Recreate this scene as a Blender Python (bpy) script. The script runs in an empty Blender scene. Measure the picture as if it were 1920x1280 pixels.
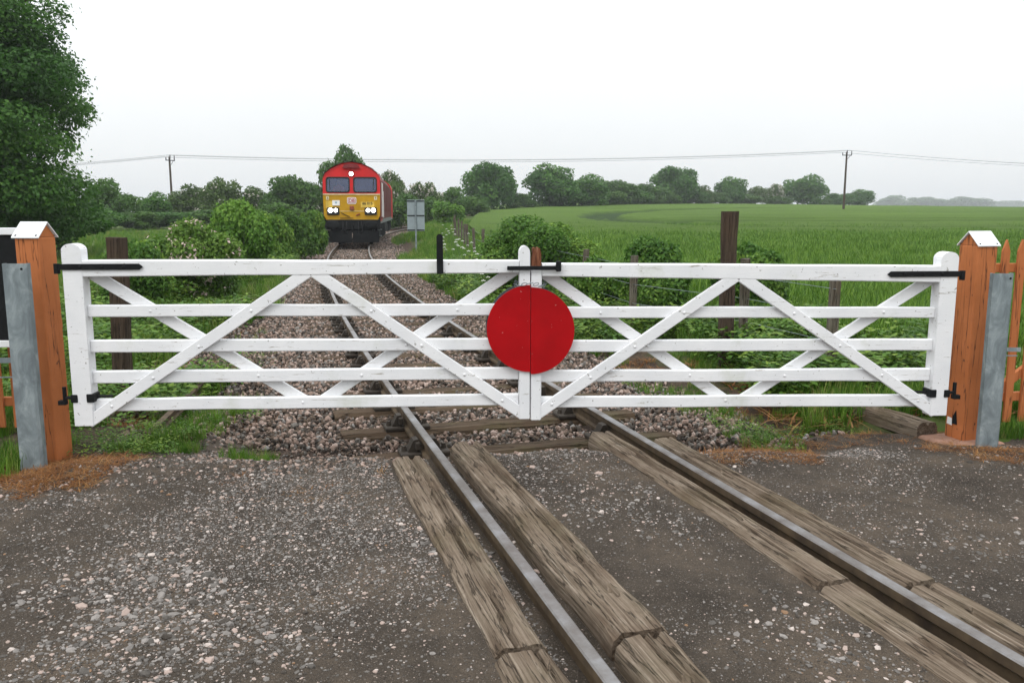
import bpy, bmesh, math, random
import numpy as np
from mathutils import Vector, Matrix
R = math.radians
rng = np.random.default_rng(11); random.seed(5)
sc = bpy.context.scene
col = sc.collection

# ------------------------------------------------------------------ camera
cam = bpy.data.objects.new('camera', bpy.data.cameras.new('camera')); col.objects.link(cam)
cam.location = (0, 0, 1.64); cam.rotation_euler = (R(90-8.81), 0, 0)
cam.data.sensor_width = 36; cam.data.lens = 29.62; cam.data.clip_start = .05; cam.data.clip_end = 5000
sc.camera = cam
# ------------------------------------------------------------------ world: overcast sky
SUN_EL, SUN_AZ = 52, 205        # soft sun behind cloud, behind the camera
w = bpy.data.worlds.new('World'); sc.world = w; w.use_nodes = True
nt = w.node_tree; nt.nodes.clear(); N = nt.nodes.new; L = nt.links.new
out = N('ShaderNodeOutputWorld'); bgr = N('ShaderNodeBackground'); L(bgr.outputs[0], out.inputs[0])
sky = N('ShaderNodeTexSky'); sky.sky_type = 'NISHITA'; sky.sun_disc = False
sky.sun_elevation = R(SUN_EL); sky.sun_rotation = R(SUN_AZ); sky.air_density = 1.0; sky.dust_density = 3.0
skm = N('ShaderNodeVectorMath'); skm.operation = 'SCALE'; skm.inputs[3].default_value = .1; L(sky.outputs[0], skm.inputs[0])
tc = N('ShaderNodeTexCoord'); sx = N('ShaderNodeSeparateXYZ'); L(tc.outputs['Generated'], sx.inputs[0])
mr = N('ShaderNodeMapRange'); mr.inputs[1].default_value = 0; mr.inputs[2].default_value = 1
mr.inputs[3].default_value = 1.03; mr.inputs[4].default_value = 2.8; L(sx.outputs[2], mr.inputs[0])   # standard overcast luminance 1 : ~3
cn = N('ShaderNodeTexNoise'); cn.inputs['Scale'].default_value = 2.2; cn.inputs['Detail'].default_value = 4; L(tc.outputs['Generated'], cn.inputs[0])
cm = N('ShaderNodeMapRange'); cm.inputs[3].default_value = .93; cm.inputs[4].default_value = 1.07; L(cn.outputs[0], cm.inputs[0])
mu = N('ShaderNodeMath'); mu.operation = 'MULTIPLY'; L(mr.outputs[0], mu.inputs[0]); L(cm.outputs[0], mu.inputs[1])
cl = N('ShaderNodeVectorMath'); cl.operation = 'SCALE'; cl.inputs[0].default_value = (.965, .99, 1.0); L(mu.outputs[0], cl.inputs[3])
mx = N('ShaderNodeMix'); mx.data_type = 'RGBA'; mx.inputs[0].default_value = .9; L(skm.outputs[0], mx.inputs[6]); L(cl.outputs[0], mx.inputs[7])
L(mx.outputs[2], bgr.inputs[0]); bgr.inputs[1].default_value = 1.0
# ------------------------------------------------------------------ sun (diffused by cloud)
sl = bpy.data.lights.new('sun', 'SUN'); sl.energy = 1.1; sl.angle = R(25); sl.color = (1, .97, .93)
so = bpy.data.objects.new('sun', sl); col.objects.link(so)
az = R(SUN_AZ); d = Vector((math.sin(az)*math.cos(R(SUN_EL)), math.cos(az)*math.cos(R(SUN_EL)), math.sin(R(SUN_EL))))
so.rotation_euler = (-d).to_track_quat('-Z', 'Y').to_euler(); so.location = d*60
vs = sc.view_settings; vs.view_transform = 'Standard'; vs.look = 'None'; vs.exposure = -0.12; vs.gamma = 1; vs.use_curve_mapping = False

# ------------------------------------------------------------------ helpers
_lat = rng.random((257, 257))
def vn(x, y, s=1.0, seed=0):                       # value noise 0..1
    x = np.asarray(x, float)/s + seed*17.3; y = np.asarray(y, float)/s + seed*9.7
    xi = np.floor(x).astype(int); yi = np.floor(y).astype(int); fx = x-xi; fy = y-yi
    fx = fx*fx*(3-2*fx); fy = fy*fy*(3-2*fy); a = lambda i, j: _lat[i % 257, j % 257]
    return (a(xi, yi)*(1-fx)+a(xi+1, yi)*fx)*(1-fy)+(a(xi, yi+1)*(1-fx)+a(xi+1, yi+1)*fx)*fy
def fbm(x, y, s, o=4, seed=0):
    t = 0; amp = .5; tot = 0
    for k in range(o): t = t+amp*vn(x, y, s/2**k, seed+k); tot += amp; amp *= .5
    return t/tot
def sst(a, b, x): t = np.clip((np.asarray(x, float)-a)/(b-a), 0, 1); return t*t*(3-2*t)

def link(o, parent=None):
    col.objects.link(o)
    if parent: o.parent = parent
    return o
def tag(o, label=None, cat=None, group=None, kind=None):
    if label: o['label'] = label
    if cat: o['category'] = cat
    if group: o['group'] = group
    if kind: o['kind'] = kind
    return o
def thing(name, label, cat, loc=(0, 0, 0), rz=0, group=None):
    o = bpy.data.objects.new(name, None); o.empty_display_size = .1; col.objects.link(o); o.location = loc; o.rotation_euler = (0, 0, rz)
    return tag(o, label, cat, group)
def obj(name, mesh, mat=None, parent=None, loc=None):
    o = bpy.data.objects.new(name, mesh)
    if mat is not None and len(mesh.materials) == 0: mesh.materials.append(mat)
    link(o, parent)
    if loc is not None: o.location = loc
    return o
def pydata(name, v, f, mat=None, smooth=False):
    m = bpy.data.meshes.new(name); m.from_pydata([tuple(map(float, p)) for p in v], [], f); m.update()
    if mat: m.materials.append(mat)
    if smooth: m.polygons.foreach_set('use_smooth', [True]*len(m.polygons))
    return m
def npmesh(name, v, quads, mat=None, smooth=False):        # v (N,3), quads (M,4) or (M,3)
    v = np.asarray(v, np.float32); q = np.asarray(quads, np.int32); k = q.shape[1]
    m = bpy.data.meshes.new(name); m.vertices.add(len(v)); m.vertices.foreach_set('co', v.ravel())
    m.loops.add(q.size); m.loops.foreach_set('vertex_index', q.ravel())
    m.polygons.add(len(q)); m.polygons.foreach_set('loop_start', np.arange(len(q), dtype=np.int32)*k)
    m.update(calc_edges=True); m.validate()
    if mat: m.materials.append(mat)
    if smooth: m.polygons.foreach_set('use_smooth', np.ones(len(m.polygons), bool))
    return m
def grid(name, xs, ys, zf, mat, smooth=True):
    X, Y = np.meshgrid(xs, ys); Z = zf(X, Y); nx = len(xs); ny = len(ys)
    i = np.arange(nx*ny).reshape(ny, nx)
    q = np.stack([i[:-1, :-1], i[:-1, 1:], i[1:, 1:], i[1:, :-1]], -1).reshape(-1, 4)
    return npmesh(name, np.stack([X, Y, Z], -1).reshape(-1, 3), q, mat, smooth)
class MB:                                            # collects shapes of ONE part
    def __init__(s): s.bm = bmesh.new()
    def box(s, c, size, rot=None, bev=0, seg=1):
        g = bmesh.ops.create_cube(s.bm, size=1); vv = g['verts']
        M = Matrix.Translation(c) @ (rot.to_4x4() if rot else Matrix.Identity(4)) @ Matrix.Diagonal((*size, 1))
        bmesh.ops.transform(s.bm, matrix=M, verts=vv)
        if bev:
            es = list({e for v in vv for e in v.link_edges}); bmesh.ops.bevel(s.bm, geom=es, offset=bev, segments=seg, affect='EDGES', profile=.5)
        return s
    def cyl(s, p0, p1, r0, r1=None, n=12, cap=True):
        p0 = Vector(p0); p1 = Vector(p1); r1 = r0 if r1 is None else r1; dv = p1-p0
        g = bmesh.ops.create_cone(s.bm, cap_ends=cap, segments=n, radius1=r0, radius2=r1, depth=dv.length)
        q = dv.to_track_quat('Z', 'Y').to_matrix().to_4x4()
        bmesh.ops.transform(s.bm, matrix=Matrix.Translation((p0+p1)/2) @ q, verts=g['verts']); return s
    def tube(s, pts, r, n=6):
        for a, b in zip(pts[:-1], pts[1:]): s.cyl(a, b, r, n=n)
        return s
    def sph(s, c, r, sc_=(1, 1, 1), u=12, v=8):
        g = bmesh.ops.create_uvsphere(s.bm, u_segments=u, v_segments=v, radius=r)
        bmesh.ops.transform(s.bm, matrix=Matrix.Translation(c) @ Matrix.Diagonal((*sc_, 1)), verts=g['verts']); return s
    def poly(s, outline, depth_vec):                 # extruded polygon, outline list of 3D points
        vs_ = [s.bm.verts.new(p) for p in outline]; f = s.bm.faces.new(vs_)
        r = bmesh.ops.extrude_face_region(s.bm, geom=[f]); nv = [e for e in r['geom'] if isinstance(e, bmesh.types.BMVert)]
        bmesh.ops.translate(s.bm, verts=nv, vec=depth_vec); bmesh.ops.recalc_face_normals(s.bm, faces=s.bm.faces[:]); return s
    def mesh(s, name, mat=None, smooth=False):
        m = bpy.data.meshes.new(name); s.bm.to_mesh(m); s.bm.free()
        if mat: m.materials.append(mat)
        if smooth: m.polygons.foreach_set('use_smooth', [True]*len(m.polygons))
        return m
    def build(s, name, mat, parent=None, smooth=False, loc=None): return obj(name, s.mesh(name, mat, smooth), None, parent, loc)

# ------------------------------------------------------------------ materials
class NM:
    def __init__(s, name, rough=.8, spec=.3, metal=0):
        s.m = bpy.data.materials.new(name); s.m.use_nodes = True; s.t = s.m.node_tree; s.b = s.t.nodes['Principled BSDF']
        s.b.inputs['Roughness'].default_value = rough; s.b.inputs['Specular IOR Level'].default_value = spec; s.b.inputs['Metallic'].default_value = metal
    def n(s, k, **kw):
        x = s.t.nodes.new('ShaderNode'+k)
        for a, b in kw.items(): setattr(x, a, b)
        return x
    def l(s, a, b): s.t.links.new(a, b)
    def coord(s, scale=(1, 1, 1), kind='Object'):
        c = s.n('TexCoord'); m = s.n('Mapping'); m.inputs['Scale'].default_value = scale; s.l(c.outputs[kind], m.inputs[0]); return m.outputs[0]
    def noise(s, co, scale, det=6, rough=.6, dist=0):
        x = s.n('TexNoise'); x.inputs['Scale'].default_value = scale; x.inputs['Detail'].default_value = det; x.inputs['Roughness'].default_value = rough; x.inputs['Distortion'].default_value = dist
        s.l(co, x.inputs['Vector']); return x.outputs[0]
    def ramp(s, fac, stops, interp='LINEAR'):
        x = s.n('ValToRGB'); e = x.color_ramp.elements; x.color_ramp.interpolation = interp
        while len(e) < len(stops): e.new(.5)
        for i, (p, c) in enumerate(stops): e[i].position = p; e[i].color = (*c, 1) if len(c) == 3 else c
        s.l(fac, x.inputs[0]); return x.outputs[0]
    def mix(s, fac, a, b, mode='MIX'):
        x = s.n('Mix', data_type='RGBA', blend_type=mode)
        for i, v in ((0, fac), (6, a), (7, b)):
            if isinstance(v, (int, float)): x.inputs[i].default_value = v
            elif isinstance(v, tuple): x.inputs[i].default_value = (*v, 1)
            else: s.l(v, x.inputs[i])
        return x.outputs[2]
    def base(s, c):
        if isinstance(c, tuple): s.b.inputs['Base Color'].default_value = (*c, 1)
        else: s.l(c, s.b.inputs['Base Color'])
        return s
    def bump(s, h, strength=.4, dist=.01):
        x = s.n('Bump'); x.inputs['Strength'].default_value = strength; x.inputs['Distance'].default_value = dist; s.l(h, x.inputs['Height']); s.l(x.outputs[0], s.b.inputs['Normal']); return s
def g3(v): return (v, v, v)
def plain(name, c, rough=.7, metal=0, var=.25, scale=6, spec=.3, bump=.15):
    k = NM(name, rough, spec, metal); co = k.coord(); nz = k.noise(co, scale)
    k.base(k.ramp(nz, [(.3, tuple(x*(1-var) for x in c)), (.7, tuple(min(1, x*(1+var*.6)) for x in c))]))
    if bump: k.bump(k.noise(co, scale*8), bump, .004)
    return k.m
M = {}
# white gate paint: grain, flakes, grime, algae
k = NM('gate_paint', .5, .35); co = k.coord((1.2, 14, 14)); co0 = k.coord()
gr = k.noise(co, 6, 8, .65); c = k.ramp(k.noise(co0, 3, 5), [(.3, (.68, .69, .71)), (.7, (.78, .78, .79))])
fl = k.ramp(k.noise(co, 3.1, 9, .72, .4), [(.615, g3(0)), (.65, g3(1))]); c = k.mix(fl, c, (.38, .355, .32))
sp = k.ramp(k.noise(co0, 42, 3, .5), [(.685, g3(0)), (.72, g3(1))]); c = k.mix(sp, c, (.30, .29, .27))
al = k.ramp(k.noise(co0, 1.7, 6, .7), [(.56, g3(0)), (.72, g3(.6))]); c = k.mix(al, c, (.50, .52, .43)); k.base(c); k.bump(gr, .35, .004); M['white'] = k.m
k = NM('rotten_wood', .9, .1); co = k.coord((9, 9, 1.5)); c = k.ramp(k.noise(co, 5, 8, .7), [(.3, (.05, .02, .012)), (.5, (.17, .065, .035)), (.62, (.24, .11, .06)), (.70, (.7, .68, .65))]); k.base(c); k.bump(k.noise(co, 9, 6), .8, .01); M['rotten'] = k.m
# orange post paint
k = NM('orange_paint', .7, .15); co = k.coord((10, 10, .8)); co0 = k.coord()
c = k.ramp(k.noise(co0, 2.2, 6, .65), [(.3, (.35, .112, .036)), (.7, (.48, .165, .060))]); g_ = k.noise(co, 4, 8, .7, .2)
c = k.mix(k.ramp(g_, [(.56, g3(0)), (.72, g3(.5))]), c, (.20, .066, .028)); co3 = k.coord((7, 7, .35)); ck = k.ramp(k.noise(co3, 2.4, 4, .5, .2), [(.488, g3(0)), (.499, g3(1)), (.501, g3(1)), (.512, g3(0))]); c = k.mix(ck, c, (.05, .02, .012)); c = k.mix(k.ramp(k.noise(co0, 16, 4, .6), [(.69, g3(0)), (.72, g3(.8))]), c, (.09, .04, .025)); k.base(c); hh = k.n('Math', operation='SUBTRACT'); k.l(g_, hh.inputs[0]); k.l(ck, hh.inputs[1]); k.bump(hh.outputs[0], .5, .008); M['orange'] = k.m
# galvanised steel
k = NM('galvanised', .5, .5, .35); co0 = k.coord((1, 1, .6)); v = k.n('TexVoronoi'); v.inputs['Scale'].default_value = 16; k.l(co0, v.inputs['Vector'])
c = k.ramp(k.noise(co0, 9, 6, .65, .8), [(.36, (.16, .19, .205)), (.5, (.22, .26, .275)), (.62, (.31, .355, .37)), (.75, (.46, .49, .50))]); k.base(c); M['galv'] = k.m
M['black'] = plain('black_iron', (.009, .010, .011), .6, 0, .4, 20, .15)
M['whitemetal'] = plain('white_cap', (.74, .76, .77), .4, 0, .08, 6)
k = NM('red_disc', .6, .12); co0 = k.coord(); c = k.ramp(k.noise(co0, 4, 6), [(.3, (.29, .001, .003)), (.7, (.39, .002, .005))])
c = k.mix(k.ramp(k.noise(co0, 38, 3, .5), [(.715, g3(0)), (.73, g3(1))]), c, (.45, .35, .32)); c = k.mix(k.ramp(k.noise(k.coord((3, 3, 22)), 2.2, 6, .7), [(.60, g3(0)), (.70, g3(.35))]), c, (.20, .004, .006)); k.base(c); k.bump(k.noise(co0, 30), .12, .004); M['red'] = k.m
M['disc_back'] = plain('disc_backing', (.08, .10, .11), .7)
def wood(name, stops, along=1, sc_=1.0, moss=0):
    k = NM(name, .9, .12); s = [34*sc_]*3; s[along] = .8*sc_; co = k.coord(tuple(s)); co0 = k.coord(); s2 = [9*sc_]*3; s2[along] = .55*sc_; co2 = k.coord(tuple(s2))
    gr = k.noise(co, 2.2, 10, .72, .15); c = k.ramp(gr, stops); c = k.mix(k.ramp(k.noise(co0, 2.3, 6, .65), [(.42, g3(0)), (.62, g3(.6))]), c, (.085, .055, .036))
    ck = k.ramp(k.noise(co2, 2.4, 5, .55, .15), [(.486, g3(0)), (.498, g3(1)), (.502, g3(1)), (.514, g3(0))]); c = k.mix(k.mix(1, ck, g3(.55), 'MULTIPLY'), c, (.014, .011, .008))
    if moss: c = k.mix(k.ramp(k.noise(co0, 1.6, 6, .65), [(.5, g3(0)), (.68, g3(moss))]), c, (.10, .105, .045))
    k.base(c); h_ = k.n('Math', operation='SUBTRACT'); k.l(gr, h_.inputs[0]); k.l(ck, h_.inputs[1]); k.bump(h_.outputs[0], .9, .012); return k.m
M['timber'] = wood('weathered_timber', [(.28, (.04, .029, .021)), (.42, (.125, .095, .069)), (.55, (.205, .162, .122)), (.72, (.36, .305, .245))], 1, 1, .2)
M['postwood'] = wood('dark_post_wood', [(.3, (.018, .013, .010)), (.5, (.055, .040, .030)), (.7, (.11, .085, .065))], 2, 1, .25)
M['fencewood'] = wood('grey_fence_wood', [(.3, (.05, .045, .035)), (.5, (.13, .115, .09)), (.7, (.22, .2, .16))], 2, 1, .3)
M['sleeper'] = wood('sleeper_wood', [(.3, (.03, .021, .014)), (.5, (.085, .06, .04)), (.7, (.15, .115, .08))], 0, 1, .4)
# rails
k = NM('rail_side', .8, .3, .2); co0 = k.coord(); k.base(k.ramp(k.noise(co0, 7, 6), [(.3, (.045, .032, .022)), (.7, (.12, .085, .05))])); M['railside'] = k.m
k = NM('rail_top', .48, .4, .45); co0 = k.coord(); k.base(k.ramp(k.noise(co0, 3, 6, .7), [(.35, (.10, .085, .075)), (.5, (.17, .16, .155)), (.65, (.25, .25, .26))])); M['railtop'] = k.m
M['chair'] = plain('cast_chair', (.045, .036, .028), .75, .2, .4, 15)
# road dirt
k = NM('road_dirt', .93, .2); co0 = k.coord()
c = k.ramp(k.noise(co0, 1.1, 8, .7, .3), [(.34, (.028, .022, .017)), (.5, (.058, .046, .035)), (.66, (.105, .080, .058))])
c = k.mix(.75, c, k.ramp(k.noise(co0, 130, 4, .8), [(.3, g3(.22)), (.7, g3(.80))]), 'OVERLAY'); hs = k.noise(co0, 60, 6, .8)
for vs_, lo_, am in ((48, .50, .9), (95, .42, .9), (170, .40, .8)):
    v = k.n('TexVoronoi'); v.inputs['Scale'].default_value = vs_; v.inputs['Randomness'].default_value = 1; k.l(co0, v.inputs['Vector']); peb = k.ramp(v.outputs['Distance'], [(.22, g3(1)), (.36, g3(0))])
    pm = k.mix(1, peb, k.ramp(v.outputs['Color'], [(lo_, g3(0)), (lo_+.06, g3(am))]), 'MULTIPLY'); c = k.mix(pm, c, k.ramp(v.outputs['Color'], [(.45, (.045, .037, .03)), (.62, (.10, .084, .07)), (.75, (.155, .128, .105)), (.95, (.28, .23, .195))]))
    ad = k.n('Math', operation='ADD'); k.l(hs, ad.inputs[0]); k.l(pm, ad.inputs[1]); hs = ad.outputs[0]
k.base(c); k.bump(hs, .8, .012); M['road'] = k.m
def stone(name, stops):
    k = NM(name, .85, .25); oi = k.n('ObjectInfo'); co0 = k.coord(); c = k.ramp(oi.outputs['Random'], stops, 'CONSTANT')
    c = k.mix(.5, c, k.ramp(k.noise(co0, 2.2, 5), [(.3, g3(.35)), (.7, g3(.65))]), 'OVERLAY'); k.base(c); return k.m
M['gravel'] = stone('gravel_stone', [(0, (.08, .072, .064)), (.21, (.125, .114, .104)), (.42, (.175, .16, .148)), (.58, (.05, .042, .035)), (.71, (.23, .21, .195)), (.84, (.34, .265, .23)), (.95, (.44, .38, .345)), (.99, (.20, .12, .07))])
M['ballast'] = stone('ballast_stone', [(0, (.105, .078, .058)), (.20, (.21, .15, .12)), (.38, (.06, .048, .039)), (.54, (.27, .195, .16)), (.66, (.14, .127, .113)), (.78, (.045, .038, .032)), (.88, (.38, .295, .255)), (.965, (.25, .235, .22))])
k = NM('ballast_bed', .95, .1); co0 = k.coord(); k.base(k.ramp(k.noise(co0, 22, 6, .8), [(.3, (.03, .024, .02)), (.5, (.085, .062, .05)), (.7, (.19, .14, .115))])); k.bump(k.noise(co0, 25, 5), 1, .05); M['bed'] = k.m
k = NM('soil_grass', .95, .1); co0 = k.coord(); c = k.ramp(k.noise(co0, .9, 8, .7), [(.32, (.045, .085, .016)), (.52, (.075, .12, .025)), (.66, (.085, .085, .035))]); at_ = k.n('Attribute', attribute_name='dirt')
dm = k.n('Math', operation='MULTIPLY_ADD'); k.l(k.noise(co0, 2.2, 6, .7), dm.inputs[0]); dm.inputs[1].default_value = .8; k.l(at_.outputs['Fac'], dm.inputs[2]); c = k.mix(k.ramp(dm.outputs[0], [(.62, g3(0)), (.95, g3(1))]), c, k.ramp(k.noise(co0, 7, 8, .75), [(.3, (.035, .028, .022)), (.5, (.075, .056, .042)), (.7, (.15, .105, .07))])); k.base(c); k.bump(k.noise(co0, 14, 6, .8), .9, .06); M['ground'] = k.m
k = NM('cess_dirt', .95, .1); co0 = k.coord(); c = k.ramp(k.noise(co0, 1.6, 8, .7), [(.3, (.045, .035, .026)), (.5, (.085, .062, .044)), (.68, (.14, .085, .045))]); k.base(c); k.bump(k.noise(co0, 30, 6, .8), .8, .03); M['cess'] = k.m
k = NM('crop_sheet', .9, .1); co0 = k.coord(); cs = k.coord((.035, .55, 1)); c = k.ramp(k.noise(co0, .035, 6, .6), [(.3, (.072, .135, .015)), (.7, (.115, .195, .026))])
c = k.mix(.55, c, k.ramp(k.noise(cs, 1, 6, .7), [(.35, (.05, .10, .015)), (.65, (.12, .20, .034))])); ru = k.n('Attribute', attribute_name='rut'); c = k.mix(ru.outputs['Fac'], c, (.03, .06, .016)); k.base(c); k.bump(k.noise(k.coord((.6, 1, 1)), 3.2, 8, .8), 1, .35); M['crop_sheet'] = k.m
def leafmat(name, stops, blossom=None, trans=.35):
    k = NM(name, .55, .25); a = k.n('Attribute', attribute_name='tint'); c = k.ramp(a.outputs['Fac'], stops)
    if blossom: c = k.mix(k.ramp(a.outputs['Fac'], [(.955, g3(0)), (.96, g3(1))], 'CONSTANT'), c, blossom)
    k.base(c); tr = k.n('BsdfTranslucent'); k.l(c, tr.inputs[0]); ms = k.n('MixShader'); ms.inputs[0].default_value = trans
    o_ = k.t.nodes['Material Output']; k.l(k.b.outputs[0], ms.inputs[1]); k.l(tr.outputs[0], ms.inputs[2]); k.l(ms.outputs[0], o_.inputs[0]); return k.m
M['leaf_dark'] = leafmat('leaf_dark', [(0, (.026, .08, .013)), (.5, (.058, .155, .022)), (.95, (.12, .25, .035))])
M['leaf_mid'] = leafmat('leaf_mid', [(0, (0.036, 0.098, 0.016)), (0.5, (0.068, 0.15, 0.023)), (0.95, (0.117, 0.215, 0.036))])
M['leaf_haw'] = leafmat('leaf_hawthorn', [(0, (0.048, 0.094, 0.02)), (0.5, (0.077, 0.138, 0.03)), (0.95, (0.119, 0.181, 0.05))], (.62, .58, .52))
M['leaf_bright'] = leafmat('leaf_bright', [(0, (0.061, 0.155, 0.019)), (0.5, (0.115, 0.243, 0.03)), (0.95, (0.203, 0.338, 0.054))])
M['leaf_rose'] = leafmat('leaf_rose', [(0, (0.052, 0.13, 0.018)), (0.5, (0.111, 0.215, 0.031)), (0.95, (0.195, 0.286, 0.052))], (.72, .56, .52))
M['leaf_bramble'] = leafmat('leaf_bramble', [(0, (0.036, 0.108, 0.016)), (0.5, (0.102, 0.21, 0.029)), (0.95, (0.228, 0.348, 0.054))])
def grassmat(name, stops, trans=.3):
    k = NM(name, .6, .2); oi = k.n('ObjectInfo'); c = k.ramp(oi.outputs['Random'], stops); k.base(c); tr = k.n('BsdfTranslucent'); k.l(c, tr.inputs[0]); ms = k.n('MixShader'); ms.inputs[0].default_value = trans
    o_ = k.t.nodes['Material Output']; k.l(k.b.outputs[0], ms.inputs[1]); k.l(tr.outputs[0], ms.inputs[2]); k.l(ms.outputs[0], o_.inputs[0]); return k.m
M['grass'] = grassmat('grass_blade', [(0, (.045, .12, .010)), (.5, (.085, .19, .018)), (.85, (.15, .26, .032)), (1, (.28, .27, .09))])
M['dry'] = grassmat('dry_grass', [(0, (.13, .05, .018)), (.5, (.27, .115, .035)), (1, (.38, .22, .09))])
M['weed'] = grassmat('weed_leaf', [(0, (.04, .10, .012)), (.5, (.085, .18, .022)), (1, (.19, .28, .04))])
M['crop'] = grassmat('crop_blade', [(0, (.046, .115, .010)), (.6, (.095, .195, .019)), (1, (.17, .28, .04))])
M['bark'] = wood('bark', [(.3, (.02, .016, .012)), (.6, (.07, .055, .04)), (.8, (.11, .09, .07))], 2, .5)

# ------------------------------------------------------------------ track centre line, terrain
P0 = np.array([.74, 4.07]); TH = R(16.8); RAD = 250.; S1 = 1.5
def track(s):
    s = np.asarray(s, float); a = np.where(s > S1, (s-S1)/RAD, 0.)
    t0 = np.array([-math.sin(TH), math.cos(TH)]); n0 = np.array([math.cos(TH), math.sin(TH)])   # n0: right
    st = np.minimum(s, S1)
    x = P0[0]+t0[0]*(st+RAD*np.sin(a))+n0[0]*RAD*(1-np.cos(a)); y = P0[1]+t0[1]*(st+RAD*np.sin(a))+n0[1]*RAD*(1-np.cos(a))
    return x, y, TH-a                                   # heading: degrees left of +Y
_ts = np.linspace(-12, 150, 700); _tx, _ty, _th = track(_ts)
def lat(x, y):                                          # signed lateral distance from the track centre (approx.)
    x = np.asarray(x, float); y = np.asarray(y, float); cx = np.interp(y, _ty, _tx); th = np.interp(y, _ty, _th); return (x-cx)*np.cos(th)
def hgt(x, y):
    x = np.asarray(x, float); y = np.asarray(y, float)
    e = 3.3*sst(15, 215, y)-np.clip(y-230, 0, 250)*.012
    fac = np.clip(1-.0036*np.maximum(x-20, 0), .45, 1)*np.interp(x, [-60, -38, -4, 5], [.25, .3, .8, 1.])
    z = -.10+e*fac+.10*(fbm(x, y, 5, 3)-.5)*sst(6.5, 9, y)
    dl = np.abs(lat(x, y)); _k = sst(6.2, 8.5, y); wgt = np.where(lat(x, y) < 0, sst(2.0, 3.2, dl)*(1-_k)+sst(3.6, 5.0, dl)*_k, sst(2.0, 3.3, dl)); wgt = np.where(y > 120, 1, wgt)
    z = z*wgt+(-.36)*(1-wgt)*sst(5.2, 7.5, y)+(-.30)*(1-wgt)*(1-sst(5.2, 7.5, y))
    return np.where(y < 5.5, np.minimum(z, -.20*(1-sst(2.6, 3.3, np.abs(x)))-.06), z)
nx = np.concatenate([-np.geomspace(40, 1500, 26)[::-1], np.linspace(-38, 38, 153), np.geomspace(40, 1500, 26)])
ny = np.concatenate([np.linspace(-40, 4, 12), np.linspace(5, 60, 140), np.geomspace(61, 1500, 60)])
_g = grid('ground', nx, ny, hgt, M['ground']); _co = np.empty(len(_g.vertices)*3, np.float32); _g.vertices.foreach_get('co', _co); _co = _co.reshape(-1, 3); _dl = np.abs(lat(_co[:, 0], _co[:, 1]))
_at = _g.attributes.new('dirt', 'FLOAT', 'POINT'); _at.data.foreach_set('value', np.maximum(1-np.where(_co[:, 0] < np.interp(_co[:, 1], _ty, _tx), sst(3.8, 5.6, _dl), sst(2.0, 3.6, _dl)), (1-sst(5.8, 7.2, _co[:, 1]))*(1-sst(2.6, 4, np.abs(_co[:, 0])))).astype(np.float32))
tag(obj('ground', _g), kind='structure', label='green and brown verge and meadow ground')
def roadz(x, y):
    l_ = lat(x, y); z = -.035+.03*(fbm(x, y, 1.2, 4, 3)-.5)+.012*(fbm(x, y, .12, 2, 6)-.5)
    edge = 5.85+.35*(fbm(x, y*0, .8, 3, 9)-.5)-.10*np.abs(x-.3)*(x < 0)-.03*np.abs(x)
    z = z-(.07+.20*(1-sst(1.5, 2.5, np.abs(l_))))*sst(edge-.15, edge+.55, y)-.10*(1-sst(-3.7, -2.9, x))*sst(4.4, 5.2, y)
    z = np.where(((l_ > -1.0) & (l_ < -.5)) | ((l_ > .53) & (l_ < .91)), np.minimum(z, -.10), z)
    return z
tag(obj('crossing_road', grid('crossing_road', np.arange(-7, 7.2, .04), np.concatenate([np.arange(-6, 1.6, .4), np.arange(1.6, 6.5, .04)]), roadz, M['road'])), kind='structure', label='dark stony dirt road over the railway crossing')
# ballast bed strip
ss = np.concatenate([np.arange(1.4, 30, .25), np.arange(30, 120, 1.)]); tx, ty, th_ = track(ss); lo = np.linspace(-4.4, 3.0, 37)
PX = tx[:, None]+lo*np.cos(th_)[:, None]; PY = ty[:, None]+lo*np.sin(th_)[:, None]
def bedz(l_, x, y, s):
    z = -.185-.20*sst(1.7, 3.2, l_)-.04*sst(1.9, 4.4, -l_)+.03*(fbm(x, y, .5, 3, 4)-.5)
    return z-.03-.10*(1-sst(1.6, 2.5, s))
PZ = bedz(lo[None, :]+0*PX, PX, PY, ss[:, None]+0*PX); i = np.arange(PX.size).reshape(PX.shape); q = np.stack([i[:-1, :-1], i[:-1, 1:], i[1:, 1:], i[1:, :-1]], -1).reshape(-1, 4)
tag(obj('ballast_bed', npmesh('ballast_bed', np.stack([PX, PY, PZ], -1).reshape(-1, 3), q, M['bed'], True)), kind='structure', label='brown stone ballast bed under the track')
# crop field
def fencex(y): return np.interp(y, [6, 8.3, 9.7, 11.9, 14.6, 20, 26, 32, 42, 60, 90, 130], [4.4, 3.2, 2.7, 1.75, 1.25, .3, -.7, -1.5, -2.6, -4.2, -5, -5])
def tram(x, y):                                          # two curved wheel tracks in the crop
    dmin = np.full(np.shape(x), 9.)
    for off in (0, 3.2):
        xc = 7.2+off*.6+((np.maximum(y, 50)-78)/10.)**2*1.3*(1+0*off); dmin = np.minimum(dmin, np.where((y > 55) & (y < 125), np.abs(x-xc)/(1+.05*np.abs(y-78)), 9))
        yc = 66+off*2+.00*x; dmin = np.minimum(dmin, np.where((x > 12), np.abs(y-yc-.12*(x-12))/2.2, 9))
    return dmin
def cropz(x, y):
    z = hgt(x, y)+.03+.42*sst(34, 55, y)+.10*(fbm(x, y, 2.5, 3, 8)-.5)*sst(30, 50, y)
    return z-.36*(1-sst(.5, .95, tram(x, y)))*sst(40, 55, y)
fy = np.concatenate([np.arange(9, 60, .8), np.arange(60, 130, 1.2), np.geomspace(131, 420, 50)]); u = np.concatenate([np.linspace(0, .35, 90)**1.0, np.linspace(.355, 1, 60)])
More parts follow.
